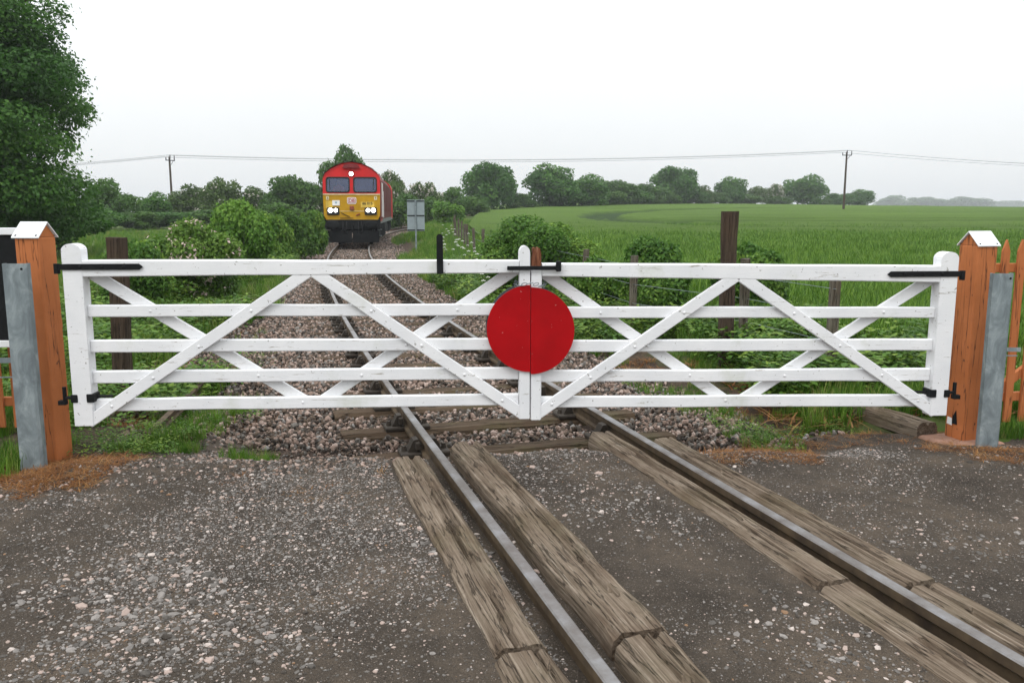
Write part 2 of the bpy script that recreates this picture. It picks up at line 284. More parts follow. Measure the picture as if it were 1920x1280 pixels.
FX = fencex(fy)[:, None]+1.1+u[None, :]*(60+fy[:, None]*1.3); FY = fy[:, None]+0*FX; FZ = cropz(FX, FY); i = np.arange(FX.size).reshape(FX.shape); q = np.stack([i[:-1, :-1], i[:-1, 1:], i[1:, 1:], i[1:, :-1]], -1).reshape(-1, 4)
_c = npmesh('crop_field', np.stack([FX, FY, FZ], -1).reshape(-1, 3), q, M['crop_sheet'], True); _a = _c.attributes.new('rut', 'FLOAT', 'POINT'); _a.data.foreach_set('value', (1-sst(.5, .95, tram(FX, FY))).astype(np.float32).ravel())
tag(obj('crop_field', _c), kind='structure', label='green field of young cereal crop')

# ------------------------------------------------------------------ railway track
trk = tag(bpy.data.objects.new('railway_track', None), 'single railway track curving away to the right', None, None, 'structure'); col.objects.link(trk)
prof = [(-.030, 0), (-.030, -.04), (-.011, -.055), (-.011, -.11), (-.034, -.122), (-.034, -.145), (.034, -.145), (.034, -.122), (.011, -.11), (.011, -.055), (.030, -.04), (.030, 0), (.023, .006), (-.023, .006)]
def rail(side):
    s = np.concatenate([np.arange(-7, 30, .5), np.arange(30, 118, 1.)]); x, y, h = track(s); v = []; f = []; n = len(prof)
    for a, b, c in zip(x, y, h):
        for p, z in prof: o_ = side*.7525+p; v.append((a+o_*math.cos(c), b+o_*math.sin(c), z))
    mi = []
    for r_ in range(len(s)-1):
        for j in range(n): f.append((r_*n+j, r_*n+(j+1) % n, (r_+1)*n+(j+1) % n, (r_+1)*n+j)); mi.append(1 if j in (11, 12, 13) else 0)
    m = pydata('rail', v, f, M['railside']); m.materials.append(M['railtop']); m.polygons.foreach_set('material_index', mi)
    bm = bmesh.new(); bm.from_mesh(m); bmesh.ops.recalc_face_normals(bm, faces=bm.faces); bm.to_mesh(m); bm.free()
    return obj('rail', m, None, trk)
rail(-1); rail(1)
def worn_beam(Lx, W, Hh, seed, amp=.012, nseg=44, crack=True, ends=.03):     # beam along local Y, worn edges, splits
    pr = [(-.5, -1), (-.5, -.25), (-.47, -.06), (-.42, 0)]+[(t, 0) for t in np.linspace(-.34, .34, 11)]+[(.42, 0), (.47, -.06), (.5, -.25), (.5, -1)]
    ys = np.linspace(-.5, .5, nseg+1); v = []; f = []; n = len(pr)
    ck = [(-.18+.4*_lat[seed, k], .25*(_lat[seed+1, k]-.5), .25+.3*_lat[seed+2, k]) for k in range(3)]
    for a in ys:
        yy = a*Lx; jit = ends*(vn(a*0+seed, seed*1.7, 1) if abs(a) == .5 else 0)
        for (px_, pz) in pr:
            wl = 1+.10*(vn(yy, seed*3.1, .5)-.5)*2*(abs(px_) > .3)
            X_ = px_*W*wl+.012*(vn(yy, seed+.5, .25)-.5)*(abs(px_) > .4)
            Z_ = pz*Hh
            if pz > -.5:
                Z_ += amp*2*(fbm(yy+seed*5, px_*W*4, .3, 3)-.55)-(.02+.03*max(0, vn(yy, seed*2.2, .4)-.5))*(abs(px_) > .41)
                if crack:
                    for (c0, sl_, ln) in ck:
                        dd = abs(px_-c0-sl_*a-.05*(vn(yy, 3+seed, .3)-.5))
                        if dd < .04 and abs(a-c0*1.5) < ln: Z_ -= .028
            v.append((X_, yy-math.copysign(jit, a)*(abs(px_)*2), Z_))
    for r_ in range(nseg):
        for j in range(n-1): f.append((r_*n+j, (r_+1)*n+j, (r_+1)*n+j+1, r_*n+j+1))
        f.append((r_*n+n-1, (r_+1)*n+n-1, (r_+1)*n, r_*n))
    f.append(tuple(range(n))); f.append(tuple(range(nseg*n+n-1, nseg*n-1, -1)))
    m = pydata('beam', v, f, None, False); bm = bmesh.new(); bm.from_mesh(m); bmesh.ops.recalc_face_normals(bm, faces=bm.faces); bm.to_mesh(m); bm.free(); return m
slm = [worn_beam(2.6, .25, .13, 20+k, .006, 20, False) for k in range(3)]
for m in slm:
    m.materials.append(M['sleeper']); m.transform(Matrix.Rotation(R(90), 4, 'Z'))
chb = MB(); chb.box((0, 0, .02), (.37, .20, .035), bev=.008)
for sx_ in (-1, 1):
    chb.poly([(sx_*.045, -.05, .035), (sx_*.13, -.05, .035), (sx_*.085, -.05, .125), (sx_*.05, -.05, .13)], (0, .10, 0)); chb.cyl((sx_*.15, 0, .03), (sx_*.15, 0, .075), .022, .016, 8)
chb.box((-.058, 0, .085), (.035, .19, .055), bev=.005)
chm = chb.mesh('rail_chair', M['chair'])
s = 2.35; kk = 0
while s < 46:
    x, y, h = (float(t) for t in track(s)); o = obj('sleeper', slm[kk % 3], None, trk); o.location = (x, y, -.152-(0 if kk in (0, 1, 2) else .012)); o.rotation_euler = (0, 0, h+R(random.uniform(-1, 1)))
    if kk < 26:
        for sd in (-1, 1):
            c_ = obj('rail_chair', chm, None, trk); c_.location = (x+sd*.7525*math.cos(h), y+sd*.7525*math.sin(h), -.158); c_.rotation_euler = (0, 0, h+(math.pi if sd > 0 else 0))
    s += .74 if kk else .78; kk += 1

# ------------------------------------------------------------------ crossing timbers
def timber(l0, W, s0, s1, seed, top, label):
    sm = (s0+s1)/2; x, y, h = (float(t) for t in track(sm)); m = worn_beam(s1-s0, W, .14, seed, .009, 60, True, .012); m.materials.append(M['timber'])
    o = obj('crossing_timber', m); o.location = (x+l0*math.cos(h), y+l0*math.sin(h), top); o.rotation_euler = (0, 0, h+R(random.uniform(-.4, .4))); return tag(o, label, 'timber', 'old sleepers laid along the rails')
def sY(y): return (y-4.07)/math.cos(TH)
TB = [(-.975, .23, 'outside the left rail', (3.27, 5.78), 31, .008), (-.505, .25, 'inside the left rail', (3.24, 5.98), 36, .018), (.535, .20, 'inside the right rail', (3.42, 6.0), 41, .004), (.90, .19, 'outside the right rail', (3.30, 5.72), 46, .006)]
for (l0, W, wh, (ya, yb), sd, tp) in TB:
    timber(l0, W, sY(ya), sY(yb), sd, tp, f'weathered grey-brown split timber {wh}, far one reaching the gate')
    timber(l0-.01, W*1.04, sY(ya-2.6)-.03, sY(ya)-.025, sd+2, tp-.006, f'weathered grey-brown timber {wh}, near one cut off by the picture edge')

# ------------------------------------------------------------------ gates
def zof(y, Y): return 1.64-Y*math.tan(math.atan((y-640)/1580)+R(8.81))
HL = Vector((-3.0, 5.68)); HC = Vector((.125, 5.90)); HR = Vector((3.20, 6.12))
zcL = [(zof(510.6, 5.88), zof(487.7, 5.88))]+[(zof(b, 5.88), zof(a, 5.88)) for a, b in ((570, 591.7), (634, 655.5), (688.8, 710.5), (737.8, 758.5))]
zcR = [(zof(516.5, 5.92), zof(493, 5.92))]+[(zof(b, 5.92), zof(a, 5.92)) for a, b in ((574, 595), (637, 658.5), (693, 714), (741.6, 761.5))]
zhL = [(1.203, 1.314), (.931, 1.012), (.685, .770), (.470, .556), (.274, .361)]
zhR = [(1.130, 1.250), (.869, .947), (.631, .715), (.403, .496), (.209, .299)]
def slat(pa, pb, wa, wb, y0, y1, bev=.006, n=14, seed=0):   # board from pa to pb (u,z centre), half heights wa wb, between depth y0..y1
    bm = bmesh.new(); rings = []
    ax = Vector((pb[0]-pa[0], pb[1]-pa[1])).normalized(); nr = Vector((-ax.y, ax.x))
    if nr.y < 0: nr = -nr
    for k in range(n+1):
        t = k/n; c = Vector(pa).lerp(Vector(pb), t); hw = wa*(1-t)+wb*t; wob = .0025*(float(vn(t*3.1, seed*2.3, .4))-.5)*2
        ring = []
        for (a, yy) in ((-hw, y0+bev), (-hw+bev, y0), (hw-bev, y0), (hw, y0+bev), (hw, y1-bev), (hw-bev, y1), (-hw+bev, y1), (-hw, y1-bev)):
            p = c+nr*(a+wob); ring.append(bm.verts.new((p.x, yy+wob*.6, p.y)))
        rings.append(ring)
    for a, b in zip(rings[:-1], rings[1:]):
        for j in range(8): bm.faces.new((a[j], a[(j+1) % 8], b[(j+1) % 8], b[j]))
    bm.faces.new(rings[0][::-1]); bm.faces.new(rings[-1]); bmesh.ops.recalc_face_normals(bm, faces=bm.faces[:])
    m = bpy.data.meshes.new('board'); bm.to_mesh(m); bm.free(); return m
def stile(u0, u1, z0, z1, y0, y1, round_top=True):
    mb = MB(); uc = (u0+u1)/2; hw = (u1-u0)/2; pts = [(u0, z0), (u1, z0), (u1, z1-.05 if round_top else z1)]
    if round_top: pts += [(uc+hw*math.cos(a), z1-.05+.05*math.sin(a)) for a in np.linspace(.35, math.pi-.35, 7)]
    pts += [(u0, z1-.05 if round_top else z1)]
    mb.poly([(a, y0, b) for a, b in pts], (0, y1-y0, 0))
    bmesh.ops.bevel(mb.bm, geom=[e for e in mb.bm.edges if e.calc_length() > .03], offset=.006, segments=2, affect='EDGES', clamp_overlap=True); return mb
def gate(H0, H1, zh, zc, zbot, ztop, flip, label):
    dv = H1-H0; Lg = dv.length; ang = math.atan2(dv.y, dv.x); g = thing('level_crossing_gate', label, 'gate', (H0.x, H0.y, 0), ang, 'pair of white crossing gates')
    sg = -1 if flip else 1
    # local: u along gate from hinge; for the right gate the empty is turned so that local +y still points away from the camera
    if flip: g.rotation_euler = (0, 0, math.atan2(-dv.y, -dv.x)); U = lambda u: -u
    else: U = lambda u: u
    zz = lambda i, u: ((zh[i][0]*(1-u/Lg)+zc[i][0]*u/Lg), (zh[i][1]*(1-u/Lg)+zc[i][1]*u/Lg))
    sw = .128; cw = .078
    def srt(a, b): return (min(a, b), max(a, b))
    a, b = srt(U(0), U(sw)); stile(a, b, zbot, ztop, -.0645, .045).build('hinge_stile', M['white'], g)
    mtop = zof(460, 5.9) if not flip else zof(462, 5.9)
    a, b = srt(U(Lg-cw), U(Lg-.004)); ms = stile(a, b, zof(781, 5.9) if not flip else zof(784, 5.9), mtop if not flip else 1.235, -.0645, .045, not flip).build('meeting_stile', M['white'], g)
    if flip:
        mb = MB(); mb.poly([(a+.004, -.04, 1.236), (b-.004, -.04, 1.236), (b-.003, -.04, mtop-.05), (b-.012, -.04, mtop-.012), (b-.03, -.04, mtop-.002), (b-.04, -.04, mtop-.022), (a+.026, -.04, mtop-.006), (a+.012, -.04, mtop-.012), (a+.012, -.04, mtop-.06), (a+.004, -.04, mtop-.09)], (0, .075, 0)); o = mb.build('rotten_stile_top', M['rotten'], g); o['label'] = 'rotten brown bare wood top of the stile'
    for i_ in range(5):
        ua, ub = (sw*.3 if i_ == 0 else sw+.002), Lg-cw-.003
        za = zz(i_, ua); zb = zz(i_, ub); pa = (U(ua), (za[0]+za[1])/2); pb = (U(ub), (zb[0]+zb[1])/2)
        y0, y1 = ((-.0605, .055) if i_ == 0 else (-.026, .018))
        if i_ == 0: pa = (U(sw*.55), pa[1])
        obj('top_rail' if i_ == 0 else 'rail_bar', slat(pa, pb, (za[1]-za[0])/2, (zb[1]-zb[0])/2, y0, y1, .006, 14, i_+5*flip), M['white'], g)
    um = sw+(Lg-sw-cw)*.505
    ztr = lambda u: zz(0, u)[0]
    hw = .040
    # front inverted V, back V
    for nm, (ua, za), (ub, zb), y0, y1 in (('front_brace', (sw-.04, zbot+.025), (um+.005, ztr(um)+.02), -.058, -.028), ('front_brace', (Lg-cw+.03, zof(774, 5.9)), (um-.005+.05, ztr(um)+.02), -.058, -.028),
                                       ('back_brace', (sw+.01, ztr(0)+.025), (um-.02, zz(4, um)[0]+.012), .020, .050), ('back_brace', (Lg-cw-.01, ztr(Lg)+.025), (um+.02, zz(4, um)[0]+.012), .020, .050)):
        obj(nm, slat((U(ua), za), (U(ub), zb), hw, hw, y0, y1, .004, 10, ua), M['white'], g)
        for i_ in range(1, 5):                            # coach bolts where brace crosses bar
            t = ((sum(zz(i_, (ua+ub)/2))/2)-za)/(zb-za)
            if .03 < t < .97:
                u_ = ua+(ub-ua)*t; yb = -.058 if nm == 'front_brace' else -.026; MB().sph((U(u_), yb, za+(zb-za)*t), .011, (1, .6, 1), 8, 6).build('bolt_head', M['white'], g, True)
    # strap hinge
    zt = sum(zz(0, .2))/2+.012 if not flip else sum(zz(0, .2))/2-.0; u1 = .50
    mb = MB(); mb.poly([(U(-.02), -.073, zt-.020), (U(u1), -.073, zt-.020), (U(u1+.025), -.073, zt), (U(u1), -.073, zt+.020), (U(-.02), -.073, zt+.020)], (0, .010, 0))
    mb.cyl((U(-.035), -.06, zt-.045), (U(-.035), -.06, zt+.022), .020, n=10)
    sh_ = mb.build('strap_hinge', M['black'], g)
    for q_ in (.12, .26, .40): MB().sph((U(q_), -.074, zt), .010, (1, .6, 1), 8, 6).build('hinge_bolt', M['black'], sh_)
    zl = .375 if not flip else .315                       # lower hinge
    mb = MB(); mb.box((U(sw-.008), -.02, zl+.002), (.05, .11, .058), bev=.004); mb.cyl((U(sw), -.02, zl+.005), (U(sw+.12), -.015, zl+.005), .009, n=8); mb.build('hinge_clasp', M['black'], g); mb = MB(); mb.box((U(.012), -.02, zl), (.045, .105, .055), bev=.004); mb.cyl((U(-.065), -.03, zl), (U(.0), -.03, zl), .012, n=8)
    mb.cyl((U(-.065), -.03, zl-.04), (U(-.065), -.03, zl+.075), .014, n=8); mb.box((U(-.085), -.02, zl-.035), (.05, .04, .03)); mb.build('lower_hinge', M['black'], g)
    # half of the red target disc
    zc_ = .815; rd = .305; uc = Lg-.002
    for nm, mt, yo, rr, off in (('target_half', M['red'], -.082, rd, 0), ('target_backing', M['disc_back'], .058, rd, .0)):
        a0 = np.linspace(math.pi/2, 3*math.pi/2, 40); pts = [(U(uc+rr*math.cos(t)), yo, zc_+(.012 if not flip else -.004)+rr*math.sin(t)) for t in a0]
        mb = MB(); mb.poly(pts, (0, .016, 0)); o = mb.build(nm, mt, g)
        if nm == 'target_half': o['label'] = 'half of the round red warning disc'
    if not flip:
        mb = MB(); ub = Lg-.625; mb.poly([(ub-.022, -.075, zof(512, 5.86)), (ub+.022, -.075, zof(512, 5.86))]+[(ub+.022*math.cos(t), -.075, zof(444, 5.86)+.022*math.sin(t)) for t in np.linspace(0, math.pi, 8)], (0, .012, 0)); mb.build('lamp_bracket', M['black'], g)
        zl_ = zof(501, 5.9); mb = MB(); mb.box((Lg+.015, -.085, zl_), (.36, .014, .028), bev=.003); mb.box((Lg+.19, -.088, zl_+.012), (.035, .04, .072), bev=.005); mb.cyl((Lg-.14, -.10, zl_), (Lg-.14, -.05, zl_), .011, n=8); mb.build('latch_bar', M['black'], g)
    return g
gL = gate(HL, HC, zhL, zcL, .18, 1.425, False, 'left white wooden crossing gate with black latch bar and lamp bracket')
gR = gate(HR, HC, zhR, zcR, .148, 1.350, True, 'right white wooden crossing gate with a rotten brown stile top')
ch = thing('chain', 'thin galvanised chain tied round both gate stiles above the red disc', 'chain', (HC.x, HC.y-.0, 1.135))
for k_ in range(16):
    a = k_/16*2*math.pi; p = Vector((.105*math.cos(a), .085*math.sin(a)-.02, .012*math.sin(3*a))); mb = MB(); t = Vector((-math.sin(a), math.cos(a), .2)).normalized(); up = Vector((0, 0, 1)) if k_ % 2 else Vector((math.cos(a), math.sin(a), 0))
    ring = [p+t*.022*math.cos(b)+up*.010*math.sin(b) for b in np.linspace(0, 2*math.pi, 9)]; mb.tube(ring, .0032, 5); mb.build('chain_link', M['galv'], ch)

# ------------------------------------------------------------------ posts beside the gates
def gate_post(x, y, rz, W, ztop, label, footing):
    p = thing('gate_post', label, 'post', (x, y, -.2), rz, 'orange gate posts'); h = ztop+.2
    mb = MB(); mb.box((0, 0, (h-.1)/2), (W, W, h-.1), bev=.012, seg=2); bm = mb.bm
    mb.build('post_body', M['orange'], p)
    mb = MB(); mb.poly([(-W/2+.004, -W/2+.004, h-.1), (W/2-.004, -W/2+.004, h-.1), (0, -W/2+.004, h-.012)] if False else [(-W/2+.004, -W/2+.004, h-.1), (-W/2+.004, W/2-.004, h-.1), (-W/2+.004, 0, h-.012)], (W-.008, 0, 0)); mb.build('gable_top', M['orange'], p)
    for sd in (-1, 1):                                     # bent sheet metal roof, one plate a side
        mb = MB(); e = W/2+.012
        pts = [(-e, 0, h-.006), (-e, sd*e, h-.108), (e, sd*e, h-.108), (e, 0, h-.006)]
        mb.poly(pts, (0, 0, .008)); mb.build('cap_plate', M['whitemetal'], p)
        for q_ in (-.75, .75): MB().sph((q_*e, sd*(e-.015), h-.092), .010, (1, 1, .9), 8, 6).build('cap_nail', M['black'], p)
    if footing:
        bm_ = MB(); bm_.box((-.04, -.03, .055), (.50, .40, .13), bev=.04, seg=3); o = bm_.build('footing', M['footing'], p)
        mb = MB()
        mb.poly([(-W/2-.002, -.03, .23), (-W/2-.002, .02, .23), (-W/2-.002, .015, .29), (-W/2-.002, -.012, .34), (-W/2-.002, -.02, .29)], (-.002, 0, 0)); mb.build('bare_patch', M['black'], p)
        mb = MB(); mb.poly([(-W/2-.002, .02, .215), (-W/2-.002, .07, .22), (-W/2-.002, .066, .275), (-W/2-.002, .024, .27)], (-.002, 0, 0)); mb.build('old_paint_patch', M['whitemetal'], p)
    return p
M['footing'] = plain('painted_concrete', (.30, .17, .12), .9, 0, .4, 7)
gate_post(-3.26, 5.80, R(-8), .178, 1.565, 'orange timber gate post with white metal cap beside the black notice board', False)
gate_post(3.47, 6.30, R(16), .180, 1.49, 'orange timber gate post with white metal cap on a pink concrete footing', True)
def channel_post(x, y, rz, ztop, label):
    p = thing('steel_channel_post', label, 'post', (x, y, -.3), rz, 'galvanised channel posts'); h = ztop+.3; t = .006
    mb = MB(); o_ = [(-.075, 0), (.055, 0), (.072, .014), (.075, .06), (.069, .06), (.066, .018), (.053, t), (-.069, t), (-.069, .05), (-.075, .05)]
    mb.poly([(a, b, 0) for a, b in o_], (0, 0, h)); mb.build('channel', M['galv'], p)
    mb = MB(); mb.cyl((.045, -.003, h-.035), (.045, .0005, h-.035), .008, n=10); mb.build('bolt_hole', M['black'], p); return p
c1 = channel_post(-3.245, 5.50, R(4), 1.30, 'galvanised steel channel post in front of the left orange gate post')
c2 = channel_post(3.50, 5.99, R(-2), 1.20, 'galvanised steel channel post in front of the right orange gate post')
MB().box((-.33, .10, .945), (.55, .006, .035)).build('strap', M['galv'], c1); MB().box((-.33, .10, .83), (.55, .008, .008)).build('tie_wire', M['galv'], c1)
MB().box((.13, .05, .945), (.12, .006, .03)).build('strap', M['galv'], c2); MB().box((.12, .05, .90), (.1, .008, .008)).build('tie_wire', M['galv'], c2)
# notice board
nb = thing('notice_board', 'black notice board with white frame at the left picture edge', 'notice board', (-3.94, 6.05, -.2), R(3))
MB().box((0, 0, 1.29), (.86, .02, .76)).build('panel', M['black'], nb)
for nm, c_, s_ in (('frame_side', (.455, -.006, 1.29), (.05, .045, .86)), ('frame_side', (-.455, -.006, 1.29), (.05, .045, .86)), ('frame_rail', (0, -.006, 1.695), (.858, .044, .05)), ('frame_rail', (0, -.006, .885), (.858, .044, .05))): MB().box(c_, s_, bev=.004).build(nm, M['whitemetal'], nb)
for sx_ in (-.3, .3): MB().box((sx_, .05, .75), (.06, .06, 1.5), bev=.005).build('post', M['galv'], nb)
def picket_fence(x, y, rz, n, pitch, zt, label, diag):
    p = thing('picket_fence', label, 'fence', (x, y, -.15), rz, 'orange picket fences'); W = .062; zt += .15
    for k_ in range(n):
        u = k_*pitch; MB().poly([(u-W/2, 0, .12), (u+W/2, 0, .12), (u+W/2, 0, zt-.09), (u, 0, zt), (u-W/2, 0, zt-.09)], (0, .02, 0)).build('picket', M['orange'], p)
    Lf = (n-1)*pitch+.2
    for z_ in (.32, zt-.22): MB().box((Lf/2-.1, .045, z_), (Lf, .045, .07), bev=.004).build('fence_rail', M['orange'], p)
    if diag: obj('brace', slat((0.02, .35), (.7, .85), .033, .033, .022, .06, .003, 4), M['orange'], p)
    return p
picket_fence(3.83, 6.55, R(8), 9, .135, 1.42, 'orange picket fence with pointed pales beside the right gate post', True)
picket_fence(-5.2, 6.35, R(2), 13, .135, 1.0, 'orange picket fence behind the black notice board', False)
# old timber posts
def old_post(x, y, w, h, tilt, seed, label, mat='postwood', name='timber_post', taper=.96, group=None):
    m = worn_beam(h+.3, w, w*.8, seed, .004, 16, False, 0); m.transform(Matrix.Rotation(R(90), 4, 'X')); m.transform(Matrix.Translation((0, w*.0, (h+.3)/2-.3))); o = obj(name, m, M[mat]); o.location = (x, y, float(hgt(x, y))); o.rotation_euler = (tilt[0], tilt[1], R(random.uniform(-8, 8)))
    return tag(o, label, 'post', group) if label else o
old_post(-3.82, 8.0, .165, 1.72, (0, R(1.6), 0), 60, 'tall dark weathered timber post left of the track behind the left gate')
old_post(2.42, 9.35, .175, 1.74, (0, R(-.5), 0), 64, 'tall dark weathered timber post behind the right gate')
# old post-and-wire fence by the track
fe = thing('post_and_wire_fence', 'grey weathered post and wire fence between the track and the crop field', 'fence', (3.2, 8.3, -.2)); fps = [(3.2, 8.3), (2.72, 9.75), (1.72, 12.0), (1.25, 14.6), (.75, 17.4), (.2, 20.4), (-.35, 23.6), (-.9, 27.), (-1.35, 30.5), (-1.75, 33.5), (-2.05, 36.5), (-2.35, 39.5), (-2.7, 43.), (-3.05, 46.5), (-3.4, 50.5), (-3.7, 55)]
for k_, (x, y) in enumerate(fps):
    m = worn_beam(1.5, .10, .085, 70+k_, .004, 10, False, 0); m.transform(Matrix.Rotation(R(90), 4, 'X')); m.transform(Matrix.Translation((0, 0, .40))); o = obj('fence_post', m, M['fencewood'], fe); o.location = (x-3.2, y-8.3, float(hgt(x, y))+.2+random.uniform(-.06, .04)); o.rotation_euler = (R(random.uniform(-3, 3)), R(random.uniform(-3, 3)), 0)
for hz in (.45, .72, .98): MB().tube([(x-3.2, y-8.3, float(hgt(x, y))+.2+hz) for x, y in fps], .0025, 4).build('wire', M['galv'], fe)
# baulk and old rail lying by the track
m = worn_beam(1.35, .2, .17, 90, .012, 30); m.materials.append(M['timber']); o = obj('timber_baulk', m); o.scale = (.85, .9, .8); o.location = (3.12, 6.98, -.01); o.rotation_euler = (R(-2), R(4), R(13)); tag(o, 'rotting squared timber baulk lying by the right gate post', 'timber')
mb = MB(); mb.poly([(a, 0, b+.075) for a, b in ((-.05, -.075), (.05, -.075), (.05, -.06), (.012, -.045), (.012, .02), (.035, .035), (.035, .07), (-.035, .07), (-.035, .035), (-.012, .02), (-.012, -.045), (-.05, -.06))], (0, 2.5, 0)); o = mb.build('scrap_rail', M['railside']); o.scale = (.6, .95, .6); o.location = (-2.80, 6.25, -.12); o.rotation_euler = (0, R(12), R(8.5)); tag(o, 'short length of old rusty rail lying in the weeds left of the track', 'rail')
# lineside sign seen from behind
sg = thing('lineside_sign', 'grey back of a tall lineside sign on a single pole right of the train', 'sign', (-3.95, 35, float(hgt(-3.95, 35))), R(-4)); M['signgrey'] = plain('sign_back', (.27, .32, .34), .5, .2, .1); z0 = .35
MB().box((0, 0, z0+1.27), (.72, .012, 1.27), bev=.004).build('sign_plate', M['signgrey'], sg); MB().cyl((0, -.05, 0), (0, -.05, z0+1.88), .035, n=10).build('pole', M['galv'], sg)
for z_ in (.68, 1.27, 1.86): MB().box((0, -.018, z0+z_), (.70, .02, .04)).build('stiffener', M['black'], sg)

# ------------------------------------------------------------------ locomotive
LS = 36.6; lx, ly, _ = (float(t) for t in track(LS)); bx_, by_, _ = (float(t) for t in track(LS+20)); LH = math.atan2(-(bx_-lx), by_-ly)
loco = thing('diesel_locomotive', 'red and yellow diesel freight locomotive approaching with headlights lit', 'locomotive', (lx, ly, 0), LH)
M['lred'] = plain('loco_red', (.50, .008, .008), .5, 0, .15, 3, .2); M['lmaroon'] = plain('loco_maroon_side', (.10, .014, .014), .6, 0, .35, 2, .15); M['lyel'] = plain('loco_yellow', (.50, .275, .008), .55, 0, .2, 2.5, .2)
M['lyel2'] = plain('loco_yellow_patch', (.66, .44, .07), .45); M['cream'] = plain('cream_stripe', (.74, .66, .42), .5); M['lblack'] = plain('loco_black', (.010, .011, .012), .7, 0, .5, 4, .12); M['rubber'] = plain('rubber', (.012, .013, .014), .7)
M['lgrey'] = plain('solebar_grey', (.12, .14, .135), .6); M['lwhite'] = plain('white_paint', (.78, .78, .76), .5, 0, .08); M['dbred'] = plain('logo_red', (.42, .012, .03), .5); M['brick'] = plain('jumper_red', (.28, .07, .03), .7); M['cabin'] = plain('cab_interior', (.06, .07, .15), .9); M['grille'] = plain('dark_grille', (.16, .012, .014), .7, 0, .5, 12)
k = NM('headlight', .2); k.b.inputs['Emission Color'].default_value = (1, .98, .95, 1); k.b.inputs['Emission Strength'].default_value = 14; k.base((.9, .9, .9)); M['lamp'] = k.m
k = NM('windscreen_glass', .05); t_ = k.t; tr = k.n('BsdfTransparent'); tr.inputs[0].default_value = (.55, .60, .82, 1); gl = k.n('BsdfGlossy'); gl.inputs['Roughness'].default_value = .03; gl.inputs[0].default_value = (.8, .86, 1, 1); ms = k.n('MixShader'); ms.inputs[0].default_value = .07; k.l(tr.outputs[0], ms.inputs[1]); k.l(gl.outputs[0], ms.inputs[2]); k.l(ms.outputs[0], t_.nodes['Material Output'].inputs[0]); M['glass'] = k.m
yf = lambda z: max(0, z-2.40)*.22
OUT = [(-1.30, 1.15), (-1.32, 2.4), (-1.32, 3.08), (-1.22, 3.38), (-.92, 3.62), (-.48, 3.83), (0, 3.90), (.48, 3.83), (.92, 3.62), (1.22, 3.38), (1.32, 3.08), (1.32, 2.4), (1.30, 1.15)]
def shell(name, outline, y0f, y1, mat, cap0=False, cap1=False):
    v = [(x, y0f(z), z) for x, z in outline]+[(x, y1, z) for x, z in outline]; n = len(outline); f = [(i, i+1, n+i+1, n+i) for i in range(n-1)]
    if cap0: f.append(tuple(range(n)))
    if cap1: f.append(tuple(range(2*n-1, n-1, -1)))
    return obj(name, pydata(name, v, f), mat, loco)
shell('cab_shell', OUT, lambda z: yf(z)-(.10 if z > 3.3 else 0), 2.6, plain('loco_roof_red', (.27, .008, .010), .5, 0, .2, 3, .2))
def slab(mb, x0, x1, z0, z1, th=.04, dy=0): mb.poly([(x0, yf(z0)+dy, z0), (x1, yf(z0)+dy, z0), (x1, yf(z1)+dy, z1), (x0, yf(z1)+dy, z1)], (0, th, 0))
mb = MB(); wz0, wz1 = 2.50, 3.16; W_ = [(-1.14, -.11), (.11, 1.14)]
slab(mb, -1.31, 1.31, 2.415, wz0)
for a, b in ((-1.31, W_[0][0]), (W_[0][1], W_[1][0]), (W_[1][1], 1.31)): slab(mb, a, b, wz0, wz1)
arch = [(1.31, 3.08), (1.20, 3.37), (.91, 3.60), (.47, 3.81), (0, 3.88), (-.47, 3.81), (-.91, 3.60), (-1.20, 3.37), (-1.31, 3.08)]
mb.poly([(-1.305, yf(wz1), wz1), (1.305, yf(wz1), wz1)]+[(x*.995, yf(z), z) for x, z in arch[1:-1]], (0, .04, 0)); mb.build('cab_front', M['lred'], loco)
mb = MB(); mb.poly([(-1.29, -.012, 1.42), (-1.18, -.012, 1.22), (1.18, -.012, 1.22), (1.29, -.012, 1.42), (1.31, -.012, 2.37), (-1.31, -.012, 2.37)], (0, .05, 0)); mb.build('yellow_panel', M['lyel'], loco)
MB().box((0, -.016, 2.392), (2.62, .05, .042)).build('cream_stripe', M['cream'], loco); MB().box((0, -.018, 1.62), (1.3, .012, .018)).build('panel_seam', M['cream'], loco)
for a, b in W_:
    ring = lambda e, r: [(cx_+r*math.cos(t), cz_+r*math.sin(t)) for (cx_, cz_, t0) in ((b+e-r, wz1+e-r, 0), (a-e+r, wz1+e-r, 90), (a-e+r, wz0-e+r, 180), (b+e-r, wz0-e+r, 270)) for t in [R(t0+q_) for q_ in (0, 30, 60, 90)]]
    o_ = ring(.035, .13); i_ = ring(-.025, .10); n = len(o_); v = []; f = []
    for y_, rr in ((-.025, o_), (-.025, i_), (.05, i_), (.05, o_)): v += [(x, yf(z)+y_, z) for x, z in rr]
    for c_ in range(4):
        for j in range(n): f.append((c_*n+j, c_*n+(j+1) % n, ((c_+1) % 4)*n+(j+1) % n, ((c_+1) % 4)*n+j))
    fr = obj('windscreen_frame', pydata('windscreen_frame', v, f), M['rubber'], loco)
    mb = MB(); slab(mb, a, b, wz0, wz1, .008, .02); mb.build('windscreen', M['glass'], loco)
    xw = a+.12 if a < 0 else b-.12; MB().tube([(xw, yf(3.2)-.05, 3.2), (xw+(.03 if a < 0 else -.03), yf(2.6)-.05, 2.62)], .012, 6).build('wiper', M['rubber'], loco)
    MB().box(((a+b)/2, .34, 2.44), (b-a, .5, .05)).build('desk', M['lwhite'], loco)
